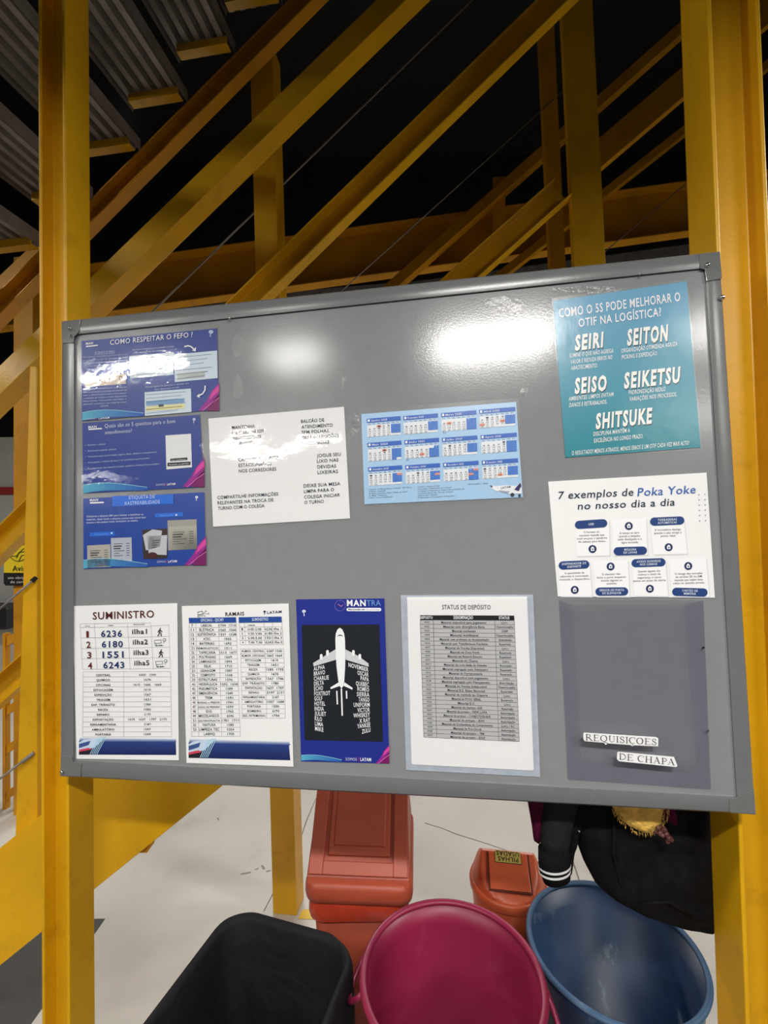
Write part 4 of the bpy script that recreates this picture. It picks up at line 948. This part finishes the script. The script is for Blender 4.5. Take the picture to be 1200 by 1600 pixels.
den = ['Material disponível para pagamento', 'Material com divergência física', 'Material condenado', 'Material inutilizável', 'Material com problema de documentação', 'Material com Transferência Pendente', 'Material de Vendas Disponível', 'Material em Zona Verde', 'Material em Rework Externo', 'Material de Cliente', 'Material de com Saída de Sistema', 'Material segregado pelo Suministro', 'Material de Ferramentaria', 'Material disponível para pagamento', 'Material segregado pelo Planejamento', 'Material de Vendas Indisponível', 'Material B.E. Baixa Nacional', 'Material de retirada na Chaparia', 'Material de POOL GERAL', 'Material E.O.', 'Material de Serviço GSE', 'Material de projeto - NEW LOPA', 'Material de projeto - CONECTIVIDADE', 'Material de projeto - 8300', 'Material de Conferência de Componentes', 'Material de Pré-Check', 'Material de projeto - 788', 'Material de projeto - 8767']
sta = ['Livre', 'Unserviceable', 'SCRAP', 'Unserviceable', 'Quarentena', 'Reservado', 'Livre', 'Reservado', 'Reservado', 'Livre', 'Reservado', 'Reservado', 'Reservado', 'Livre', 'Autorização', 'Unserviceable', 'Reservado', 'Livre', 'Reservado', 'Livre', 'Reservado', 'Autorização', 'Autorização', 'Autorização', 'Livre / EC', 'Autorização', 'Autorização', 'Autorização']
cod = ['0001', '0002', '0003', '0004', '0005', '0006', '0007', '0008', '0009', '0010', '0011', '0015', '0016', '0017', '0018', '0019', '0020', '0023', '0024', '0026', '0027', '0030', '0031', '0032', '0033', '0034', '0035', '0037']
for i in range(nrow + 1):
    f = i / nrow; yl = 244 + (1159 - 244) * f; yr = 247 + (1193 - 247) * f; P.line([(182 + 29 * f, yl), (918 + 39 * f, yr)], (70, 70, 74), 2.4, 1)
for a, b in (((182, 243), (211, 1159)), ((284, 243), (312, 1163)), ((765, 246), (797, 1186)), ((918, 246), (957, 1193))): P.line([a, b], (70, 70, 74), 2.4, 1)
P.build('table_rules', s11)
for i in range(nrow):
    f = i / nrow; yl = 244 + 915 * f + 25; s_ = .003 + .038 * f
    P.ctext(cod[i], (234 + 28 * f, yl), 38, 16, (70, 70, 76), s_, res=1, bold=.01)
    P.ctext(den[i], (524 + 32 * f, yl + 3 + 16 * f), 10.4 * len(den[i]), 18, (44, 44, 50), s_, res=1, bold=.016)
    P.ctext(sta[i], (841 + 34 * f, yl + 4 + 29 * f), 10.6 * len(sta[i]) - 4, 18, (44, 44, 50), s_, res=1, bold=.016 if sta[i] != 'Livre' else .0)
P.build('table_text', s11)
film_sheet('front_pane', [(628, 937), (831, 936), (842, 1212), (636, 1201)], hold, FILM2, lift=.0052, wave=.0004, seed=31)

# ---------- empty pouch with two label strips
pq = [(873, 936), (1099, 938), (1111, 1234), (887, 1218)]
pouch = thing('document_pouch', 'empty clear plastic pouch with two label strips, lower right corner of the board', 'pouch')
film_sheet('back_sheet', pq, pouch, POUCHM, lift=.0010, wave=.0003, seed=40)
film_sheet('front_sheet', [(895, 946), (1068, 944), (1088, 1198), (908, 1186)], pouch, POUCHM, lift=.012, wave=.006, seed=43)
PE = film('pouch_seam', tint=(.875, .875, .94), rough=.25, bump=.3, bscale=30, fac=.06)
def strip(quad, l0, l1):
    bm = bmesh.new(); v = [bm.verts.new(onb(x, y, l)) for (x, y), l in zip(quad, (l0, l1, l1, l0))]; bm.faces.new(v); face_reader(from_bm('seam', bm, PE, pouch))
strip([(873, 937), (895, 946), (908, 1186), (887, 1218)], .0016, .012)
strip([(1099, 938), (1068, 944), (1088, 1198), (1111, 1234)], .0016, .012)
strip([(887, 1218), (908, 1186), (1088, 1198), (1111, 1234)], .0016, .012)
blob((1099, 1012), 3, 2, .006, SCREW, 'pin', pouch); blob((1106, 1142), 3, 2, .006, SCREW, 'pin', pouch)
# serif lettering drawn stroke by stroke
TH, TN = .15, .055
def serif_glyph(ch):
    S = []   # polylines (points, width), unit box: height 1
    v = lambda x, w=TH, a=0, b=1: ([(x, a), (x, b)], w)
    sf = lambda x, y, l=.14: ([(x - l, y), (x + l, y)], .05)
    if ch == 'I': return [v(.15), sf(.15, .02), sf(.15, .98)], .3
    if ch in 'EÉ': return [v(.16), ([(.05, .02), (.62, .02), (.66, .2)], TN), ([(.05, .98), (.58, .98), (.6, .82)], TN), ([(.16, .52), (.46, .52)], TN), ([(.46, .42), (.46, .62)], .04)], .7
    if ch == 'H': return [v(.16), v(.66), ([(.16, .5), (.66, .5)], TN), sf(.16, .02), sf(.16, .98), sf(.66, .02), sf(.66, .98)], .84
    if ch == 'P': return [v(.16), sf(.16, .02), ([(.04, .98), (.36, .98)], TN), ([(.36, .98), (.5, .93), (.56, .8), (.56, .7), (.5, .55), (.36, .48), (.16, .48)], .09)], .62
    if ch == 'R': return [v(.16), sf(.16, .02), ([(.04, .98), (.36, .98)], TN), ([(.36, .98), (.5, .93), (.55, .8), (.55, .72), (.5, .58), (.36, .5), (.16, .5)], .09), ([(.36, .5), (.7, .03)], .13), sf(.74, .02, .07)], .8
    if ch == 'D': return [v(.16), ([(.04, .02), (.34, .02)], TN), ([(.04, .98), (.34, .98)], TN), ([(.34, .98), (.55, .9), (.68, .7), (.7, .5), (.68, .3), (.55, .1), (.34, .02)], .10)], .8
    if ch == 'U': return [v(.16, TH, .3, 1), ([(.16, .32), (.2, .12), (.36, .02), (.5, .04), (.6, .16), (.62, .34), (.62, .98)], .07), sf(.16, .98), sf(.62, .98, .1)], .78
    if ch == 'A': return [([(.36, 1.0), (.1, .02)], TN), ([(.36, 1.0), (.64, .02)], TH), ([(.2, .36), (.53, .36)], TN), sf(.1, .02, .1), sf(.64, .02)], .78
    if ch in 'OQ':
        n = 18; g = [([(.4 + .33 * math.cos(2 * math.pi * i / n), .5 + .5 * math.sin(2 * math.pi * i / n)), (.4 + .33 * math.cos(2 * math.pi * (i + 1) / n), .5 + .5 * math.sin(2 * math.pi * (i + 1) / n))], TN + (TH - TN) * abs(math.cos(2 * math.pi * (i + .5) / n))) for i in range(n)]
        if ch == 'Q': g.append(([(.4, .02), (.55, -.14), (.82, -.24)], .09))
        return g, .84
    if ch in 'CÇ':
        n = 14; g = []
        for i in range(n):
            a = math.radians(50 + 260 * i / n); b = math.radians(50 + 260 * (i + 1) / n); g.append(([(.42 + .35 * math.cos(a), .5 + .5 * math.sin(a)), (.42 + .35 * math.cos(b), .5 + .5 * math.sin(b))], TN + (TH - TN) * max(0, -math.cos((a + b) / 2))))
        g.append(([(.66, .66), (.67, .98)], .05))
        if ch == 'Ç': g.append(([(.42, 0), (.46, -.1), (.44, -.22), (.34, -.24)], .07))
        return g, .74
    if ch == 'S': return [([(.5, .76), (.46, .92), (.32, 1.0), (.18, .95), (.1, .82), (.13, .68)], .08), ([(.13, .68), (.3, .54), (.46, .4), (.54, .26)], .13), ([(.54, .26), (.5, .1), (.36, 0), (.22, .02), (.12, .1), (.08, .26)], .08), ([(.5, .72), (.5, .98)], .04), ([(.08, .02), (.08, .3)], .04)], .62
    return [], .3
def serif_text(P, s, a, b, h, col, lay=2):
    tot = sum(serif_glyph(c)[1] + .06 for c in s); dx, dy = (b[0] - a[0]) / tot, (b[1] - a[1]) / tot; x = 0
    for c in s:
        g, wd = serif_glyph(c)
        for pts, w_ in g:
            P.line([(a[0] + dx * (x + px_), a[1] + dy * (x + px_) - py_ * h) for px_, py_ in pts], col, w_ * h * .9, lay)
        x += wd + .06
for q, t, a, b in (([(250, 898), (700, 926), (714, 934), (714, 984), (690, 984), (566, 978), (552, 984), (540, 976), (398, 966), (386, 976), (372, 962), (254, 952), (246, 940), (246, 906)], 'REQUISIÇOES', (258, 946), (710, 978)),
                   ([(458, 1022), (464, 1018), (812, 1050), (834, 1106), (826, 1114), (470, 1078), (455, 1064)], 'DE CHAPA', (468, 1066), (822, 1104))):
    P = Print(850, 920, 4.0, base=.0225)
    bm = bmesh.new(); pts = [P.p(*k) for k in q]; f = [bm.verts.new(onb(*k, .0225)) for k in pts]; bk = [bm.verts.new(onb(*k, .0215)) for k in pts]
    bm.faces.new(f); bm.faces.new(bk[::-1])
    for i in range(len(f)): bm.faces.new((f[i], f[(i + 1) % len(f)], bk[(i + 1) % len(f)], bk[i]))
    ls = from_bm('label_strip', bm, PAPER, pouch)
    serif_text(P, t, a, b, 38, (34, 34, 36), 1); P.build('lettering', ls)

# ------------------------------------------------------------------ warning sign at the left
sg = thing('warning_sign', 'yellow and black warning sign beginning with Aviso at the left edge', 'sign')
SGY = 2.49
def sgp(x, y, d=0.0): return at(x, y, SGY) - VN * d
def sign_poly(name, pts, m, d, parent, th=.0015):
    bm = bmesh.new(); a = [bm.verts.new(sgp(x, y, d)) for x, y in pts]; bm.faces.new(a)
    b = [bm.verts.new(sgp(x, y, d - th)) for x, y in pts]; bm.faces.new(b[::-1])
    for i in range(len(a)): bm.faces.new((a[i], a[(i + 1) % len(a)], b[(i + 1) % len(a)], b[i]))
    return from_bm(name, bm, m, parent)
SGYEL = mat('sign_yellow', (222, 196, 30), 0.4); SGBLK = mat('sign_black', (24, 24, 24), 0.4); SGWHT = mat('sign_white', (200, 200, 196), 0.5)
plate = sign_poly('plate', [(9, 838), (66, 838), (68, 915), (9, 915), (6, 911), (6, 842)], SGYEL, 0, sg)
sign_poly('black_field', [(6, 895), (67, 895), (68, 915), (9, 915), (6, 911)], SGBLK, .0012, plate)
def sign_lines(name, polys, wd, m, parent, d=.0022):
    bm = bmesh.new()
    for pts in polys:
        for a, b in zip(pts, pts[1:]):
            a, b = Vector(a), Vector(b); t = (b - a).normalized(); s = Vector((-t.y, t.x)) * wd / 2
            bm.faces.new([bm.verts.new(sgp(q.x, q.y, d)) for q in (a + s, b + s, b - s, a - s)])
    return from_bm(name, bm, m, parent)
circ = [(29 + 15 * math.cos(2 * math.pi * i / 28), 861 + 16 * math.sin(2 * math.pi * i / 28)) for i in range(29)]
sign_lines('pictogram', [circ, [(15, 862), (24, 861), (30, 852), (40, 850)], [(16, 869), (26, 869), (36, 858), (43, 856)], [(26, 872), (30, 863), (40, 862)], [(30, 876), (34, 868), (42, 867)]], 1.1, SGBLK, plate)
def sign_text(s, a, b, h, m, name, bold=.02):
    v, f = glyph_mesh(s, bold, 2); x0 = min(q[0] for q in v); x1 = max(q[0] for q in v); bm = bmesh.new()
    vs = [bm.verts.new(sgp(a[0] + (b[0] - a[0]) * (q[0] - x0) / (x1 - x0), a[1] - q[1] / CAPH * h, .0022)) for q in v]
    for k in f: bm.faces.new([vs[i] for i in k])
    from_bm(name, bm, m, plate)
sign_text('Aviso', (20, 892), (47, 892), 8, SGBLK, 'heading')
sign_text('uso obrigatório', (13, 904.5), (56, 904.5), 4, SGWHT, 'small_text', .01); sign_text('do corrimão', (17, 911), (52, 911), 4, SGWHT, 'small_text', .01)

# ------------------------------------------------------------------ bins
# magenta basket
def basket(name, label, c, r, h, taper, m, rim=.008, handles=(), step=False, rimm=None):
    root = thing(name, label, 'bin', (c[0], c[1], 0.0))
    rb = r * taper; th = .004
    pr = [(.001, .004), (rb, .004), (rb + .006, .012), (r - .012, h - .05), (r - .006, h - .03), (r - .002, h - .008)]
    inn = [(r - .002 - th, h - .008), (r - .014 - th, h - .05)]
    if step: inn += [(r - .020 - th, h - .052)]
    inn += [(rb - .002, .02), (.001, .016)]
    bm = bmesh.new(); lathe(bm, pr + inn, 72); from_bm('body', bm, m, root, True)
    bm = bmesh.new()
    lathe(bm, [(r - .004 + rim * math.cos(a), h - .004 + rim * .8 * math.sin(a)) for a in [2 * math.pi * i / 12 for i in range(13)]], 80)
    from_bm('rim', bm, rimm or m, root, True)
    for ang in handles:
        bm = bmesh.new(); a = math.radians(ang); pts = []
        for i in range(13):
            u = math.pi * i / 12; rr = r + .001 + .030 * math.sin(u); an = a + (i / 12 - .5) * .62
            pts.append(Vector((rr * math.cos(an), rr * math.sin(an), h - .012 - .06 * math.sin(u))))
        tube(bm, pts, .006, 8); from_bm('handle', bm, m, root, True)
    return root
basket('waste_basket', 'round open magenta plastic basket, in front of the red-orange swing bin', (.134, 1.022), .196, .57, .74, MAG, .008, (172, -26))
basket('waste_bin', 'round open blue plastic bin with scuffed inside, at the right below the black bag', (.562, 1.186), .205, .48, .80, BLUE, .0075, (), True, mat('worn_blue_rim', (58, 88, 120), 0.55, var=.15, scale=20, dirt=(130, 150, 165), dirt_amt=.7, dscale=12))

# black-lined bin
bx, by, ba = -.298, .985, math.radians(-17)
root = thing('waste_bin', 'square bin lined with a black refuse bag, lower left of the magenta basket', 'bin', (bx, by, 0), ba)
bm = bmesh.new()
loft(bm, [[Vector((x, y, z)) for x, y in rrect(.28 + .065 * z / .54, .32 + .06 * z / .54, .06)] for z in (0.0, .02, .3, .54)], True, False); from_bm('body', bm, BLACKP, root, True)
bm = bmesh.new(); rings = []
for k, (g, z) in enumerate(((.012, .33), (.013, .40), (.012, .48), (.010, .535), (.004, .552), (-.004, .553), (-.012, .54), (-.020, .48), (-.035, .38), (-.055, .26), (-.085, .14), (-.11, .07))):
    ring = []
    for i, (x, y) in enumerate(rrect(.345 + 2 * g, .38 + 2 * g, .075 + max(g, -.04), 10)):
        wv = noise.noise(Vector((x * 16, y * 16, z * 5 + k * .15)))
        amp = .014 if k > 6 else (.010 if k < 3 else .005)
        nrm = Vector((x, y, 0)).normalized(); ring.append(Vector((x, y, z)) + nrm * wv * amp + Vector((0, 0, wv * amp * (1.5 if k > 5 else .8))))
    rings.append(ring)
loft(bm, rings, False, True); from_bm('bag_liner', bm, LINER, root, True)

# red-orange swing-top bin
ox, oy, orz = -.075, 1.48, math.radians(-4)
root = thing('swing_bin', 'tall red-orange swing-lid bin standing behind the magenta basket', 'bin', (ox, oy, 0), orz)
bm = bmesh.new(); loft(bm, [[Vector((x, y, z)) for x, y in rrect(.215 + .055 * z / .5, .27 + .06 * z / .5, .035)] for z in (0, .01, .25, .50)], True, True); from_bm('body', bm, ORANGE, root, True)
bm = bmesh.new()
loft(bm, [[Vector((x, y, z)) for x, y in rrect(a, b, .04)] for a, b, z in ((.292, .352, .488), (.304, .364, .492), (.308, .368, .505), (.306, .366, .528), (.296, .356, .540), (.280, .34, .543))], True, True)
from_bm('lid_rim', bm, ORANGE, root, True)
# gable lid
bm = bmesh.new()
sec = [(-.172, .535), (-.166, .552), (-.02, .742), (.0, .750), (.02, .742), (.166, .552), (.172, .535)]
xs = [(-.146, 1.0), (-.143, 1.012), (-.138, 1.018), (.138, 1.018), (.143, 1.012), (.146, 1.0)]
R_ = []
for x, s in xs:
    R_.append([bm.verts.new((x * (1 - .05 * ((z - .535) / .2)), y * (1 + (s - 1) * .5), .535 + (z - .535) * s)) for y, z in sec])
for i in range(len(R_) - 1):
    for j in range(len(sec) - 1): bm.faces.new((R_[i][j], R_[i + 1][j], R_[i + 1][j + 1], R_[i][j + 1]))
bm.faces.new(R_[0]); bm.faces.new(R_[-1][::-1])
lid = from_bm('lid', bm, ORANGE, root, False, .004)
# flap: frame, trench and raised panel on the front slope
A0, A1 = Vector((0, -.1665, .556)), Vector((0, -.0235, .742)); sl = (A1 - A0).normalized(); nn = Vector((0, -sl.z, sl.y)); LEN = (A1 - A0).length
def slab(bm, x0, x1, t0, t1, h0, h1, inset=.0):
    lo = [A0 + sl * t + Vector((x, 0, 0)) + nn * h0 for x, t in ((x0, t0), (x1, t0), (x1, t1), (x0, t1))]
    hi = [A0 + sl * t + Vector((x, 0, 0)) + nn * h1 for x, t in ((x0 + inset, t0 + inset), (x1 - inset, t0 + inset), (x1 - inset, t1 - inset), (x0 + inset, t1 - inset))]
    a = [bm.verts.new(v) for v in lo]; b = [bm.verts.new(v) for v in hi]
    bm.faces.new(b); bm.faces.new(a[::-1])
    for i in range(4): bm.faces.new((a[i], a[(i + 1) % 4], b[(i + 1) % 4], b[i]))
bm = bmesh.new()
slab(bm, -.140, -.100, .002, LEN, -.004, .010, .0); slab(bm, .100, .140, .002, LEN, -.004, .010, .0); slab(bm, -.0999, .0999, .002, .034, -.004, .0099, .0)
from_bm('flap_surround', bm, ORANGE, lid, False, .002)
bm = bmesh.new(); slab(bm, -.092, .092, .044, LEN, -.004, .005, .004); slab(bm, -.078, .078, .066, LEN - .004, .003, .0075, .006)
from_bm('flap', bm, ORANGE, lid, False, .002)
# bag edge gathered under the rim
bm = bmesh.new(); rings = []
BAGM = mat('orange_bag_film', (190, 66, 44), 0.25, var=0.1, scale=12, bump=.5, bscale=18)
for k, (g, z) in enumerate(((.270, .492), (.285, .470), (.287, .440), (.280, .415))):
    rings.append([Vector((x, y, z + noise.noise(Vector((x * 9, y * 9, 3))) * .028 * (k / 2))) + Vector((x, y, 0)).normalized() * noise.noise(Vector((x * 25, y * 25, k * .7))) * .006 for x, y in rrect(g, g + .065, .04, 10)])
loft(bm, rings, False, False); from_bm('bag_edge', bm, BAGM, root, True)

# small battery bin
sx_, sy_ = .392, 1.545
root = thing('swing_bin', 'small round orange bin with a gable lid lettered PILHAS USADAS', 'bin', (sx_, sy_, 0), math.radians(-9))
r = .122
bm = bmesh.new(); lathe(bm, [(.001, .0), (r * .76, .0), (r * .78, .01), (r * .95, .34), (r * .95, .352), (.001, .352)], 48); from_bm('body', bm, ORANGE2, root, True)
bm = bmesh.new(); lathe(bm, [(.002, .345), (r * .97, .345), (r * 1.01, .352), (r * 1.02, .366), (r * .99, .376), (r * .93, .378), (.002, .38)], 56); from_bm('lid_rim', bm, ORANGE2, root, True)
# lid: dome cut by two sloping flats (gable) with upright cheeks
bm = bmesh.new(); rings = []
for k in range(9):
    f = k / 8; z = .374 + .084 * f; ring = []
    for i in range(56):
        a = 2 * math.pi * i / 56; x = r * .96 * math.cos(a) * (1 - .30 * f ** 1.4); y = r * .96 * math.sin(a); ym = r * .96 * (1 - f) + .005
        ring.append(Vector((x, max(-ym, min(ym, y)), z)))
    rings.append(ring)
loft(bm, rings, True, True); lid = from_bm('lid', bm, ORANGE2, root, True)
lid.modifiers.new('e', 'EDGE_SPLIT').split_angle = math.radians(35)
A0, A1 = Vector((0, -.094, .399)), Vector((0, -.0085, .4575)); sl = (A1 - A0).normalized(); nn = Vector((0, -sl.z, sl.y)); LEN = (A1 - A0).length
bm = bmesh.new(); slab(bm, -.066, -.063, .0, LEN, .0, .0035); slab(bm, .063, .066, .0, LEN, .0, .0035); slab(bm, -.066, .066, -.002, .001, .0, .0035)
from_bm('flap_groove', bm, mat('dark_orange_gap', (90, 30, 18), .6), lid)
bm = bmesh.new(); slab(bm, -.062, .062, .002, LEN, -.001, .005, .001); from_bm('flap', bm, ORANGE2, lid, False, .001)
# sticker over the ridge, read from the other side
STK = mat('yellow_sticker', (206, 186, 96), 0.35)
bm = bmesh.new(); slab(bm, -.042, .042, LEN - .030, LEN + .004, .005, .0062); st_ = from_bm('sticker', bm, STK, lid)
bm = bmesh.new(); slab(bm, -.042, .042, LEN - .030, LEN - .0285, .0060, .0066); slab(bm, -.042, -.0405, LEN - .030, LEN, .0060, .0066); slab(bm, .0405, .042, LEN - .030, LEN, .0060, .0066); from_bm('sticker_border', bm, SGBLK, st_)
def slope_text(s, x0, x1, t0, h):
    v, f = glyph_mesh(s, .02, 2); a = min(q[0] for q in v); b = max(q[0] for q in v); bm = bmesh.new()
    vs = [bm.verts.new(A0 + sl * (t0 - q[1] / CAPH * h) + Vector((x1 - (x1 - x0) * (q[0] - a) / (b - a), 0, 0)) + nn * .0068) for q in v]
    for k in f: bm.faces.new([vs[i] for i in k])
    from_bm('lettering', bm, SGBLK, st_)
slope_text('PILHAS', -.032, .032, LEN - .0125, .0125); slope_text('USADAS', -.036, .036, LEN + .003, .0125)

# ------------------------------------------------------------------ clothes and bag hanging behind the right end of the board
HY = .93
bag = thing('black_bag', 'large soft black bag hanging behind the board above the blue bin', 'bag')
bm = bmesh.new(); pillow(bm, [(905, 1180), (1080, 1175), (1112, 1200), (1115, 1273), (1118, 1360), (1121, 1440), (1118, 1452), (1108, 1457), (1062, 1450), (1003, 1430), (963, 1406), (930, 1378), (912, 1345), (902, 1318), (897, 1290), (899, 1230)], HY, .05, .010, 9, 96, 18)
from_bm('body', bm, FABB, bag, True)
bm = bmesh.new(); tube(bm, [at(1118, 1395, HY - .005), at(1120, 1415, HY - .004)], .002, 8); from_bm('zip_pull', bm, SCREW, bag, True)
bm = bmesh.new(); tube(bm, [at(935, 1215, HY - .03), at(960, 1262, HY - .052), at(958, 1330, HY - .056), at(970, 1385, HY - .045), at(985, 1408, HY - .036)], .003, 8); from_bm('seam_piping', bm, FABB, bag, True)
bm = bmesh.new(); tube(bm, [at(985, 1415, HY - .035), at(1010, 1411, HY - .042), at(1045, 1409, HY - .045), at(1085, 1434, HY - .036)], .003, 8); from_bm('seam_piping', bm, FABB, bag, True)
jk = thing('jacket', 'dark jacket with white striped cuff hanging left of the black bag', 'jacket')
JY = .90
bm = bmesh.new()
tube(bm, [at(888, 1180, JY), at(880, 1230, JY), at(873, 1270, JY), at(868, 1310, JY), at(866, 1335, JY)], [.036, .035, .031, .0275, .026], 20, True, (1, .7)); from_bm('sleeve', bm, FABG, jk, True)
bm = bmesh.new(); tube(bm, [at(865, 1325, JY), at(866, 1345, JY), at(867, 1360, JY), at(870, 1374, JY)], [.029, .030, .029, .026], 22, True, (1, .75)); cuff = from_bm('cuff', bm, FABB, jk, True)
for (yy, rr) in ((1351, .0310), (1359, .0304)):
    bm = bmesh.new(); tube(bm, [at(866, yy - 1.8, JY), at(866.5, yy + 1.8, JY)], [rr, rr], 24, False, (1, .77)); from_bm('cuff_stripe', bm, WHITE, cuff, True)
bm = bmesh.new(); pillow(bm, [(872, 1190), (935, 1190), (925, 1265), (903, 1300), (898, 1330), (893, 1360), (890, 1372), (884, 1360), (882, 1320), (872, 1270)], JY + .02, .02, .006); from_bm('body', bm, FABB, jk, True)
for d_ in (0, 6):
    bm = bmesh.new(); tube(bm, [at(882.5 + d_ * .5, 1334 - d_ * .2, JY - .006), at(887 + d_ * .4, 1346, JY - .008), at(890.5, 1358 - d_ * 1.2, JY - .006)], .0012, 6); from_bm('cuff_stripe', bm, WHITE, jk, True)
bm = bmesh.new(); bmesh.ops.create_uvsphere(bm, u_segments=10, v_segments=6, radius=.0028); bmesh.ops.translate(bm, vec=at(905, 1298, JY - .012), verts=bm.verts); from_bm('snap_button', bm, SCREW, jk, True)
bm = bmesh.new(); pillow(bm, [(818, 1190), (862, 1190), (862, 1250), (853, 1300), (843, 1320), (834, 1314), (831, 1290), (824, 1250)], JY + .015, .015, .005)
tag(from_bm('garment', bm, FABM, None, True), 'wine red garment edge hanging left of the striped-cuff sleeve', 'garment')
bm = bmesh.new(); pillow(bm, [(1020, 1190), (1046, 1190), (1054, 1264), (1058, 1290), (1050, 1288), (1040, 1280), (1034, 1262)], HY - .075, .008, .003)
tag(from_bm('strap', bm, FABM, None, True), 'wine red strap hanging in front of the black bag right of the yellow fuzz', 'strap')
hat = thing('fuzzy_hat', 'yellow fuzzy knit hat peeking below the board in front of the black bag', 'hat')
bm = bmesh.new(); pillow(bm, [(945, 1195), (1035, 1195), (1034, 1262), (1028, 1284), (1016, 1297), (1003, 1299), (985, 1292), (968, 1278), (955, 1258)], HY - .07, .028, .004, 30)
from_bm('crown', bm, FUR, hat, True)
bm = bmesh.new()
for i in range(420):
    x = random.uniform(950, 1033); lim = 1299 - ((x - 1004) / 52) ** 2 * 34; y = random.uniform(1240, lim)
    p = at(x, y, HY - .07) ; f = min(1, (lim - y) / 40); p.y -= .010 + .018 * f
    d = Vector((random.uniform(-.3, .3), -.4, -1)).normalized() * random.uniform(.003, .007)
    s = Vector((.0005, 0, 0)); v = [bm.verts.new(q) for q in (p - s, p + s, p + d)]; bm.faces.new(v)
o = from_bm('fuzz', bm, FUR, hat); o['kind'] = 'stuff'
kc = thing('keychain', 'cluster of shiny pinkish beads hanging beside the yellow fuzzy hat', 'keychain')
for i, (x, y, rr) in enumerate(((1024, 1298, 4.5), (1031, 1301, 5), (1028, 1293, 4), (1037, 1296, 5), (1041, 1303, 4.5), (1045, 1309, 4.5), (1043, 1314, 4), (1049, 1312, 3.5), (1035, 1305, 3.5))):
    bm = bmesh.new(); bmesh.ops.create_uvsphere(bm, u_segments=12, v_segments=8, radius=rr / F_PX * .85); bmesh.ops.translate(bm, vec=at(x, y, HY - .085 - .003 * (i % 3)), verts=bm.verts); from_bm('bead', bm, BEAD, kc, True)
bm = bmesh.new(); tube(bm, [at(1034, 1215, HY - .085), at(1035, 1260, HY - .085), at(1032, 1292, HY - .085)], .0012, 6); from_bm('cord', bm, FABB, kc, True)
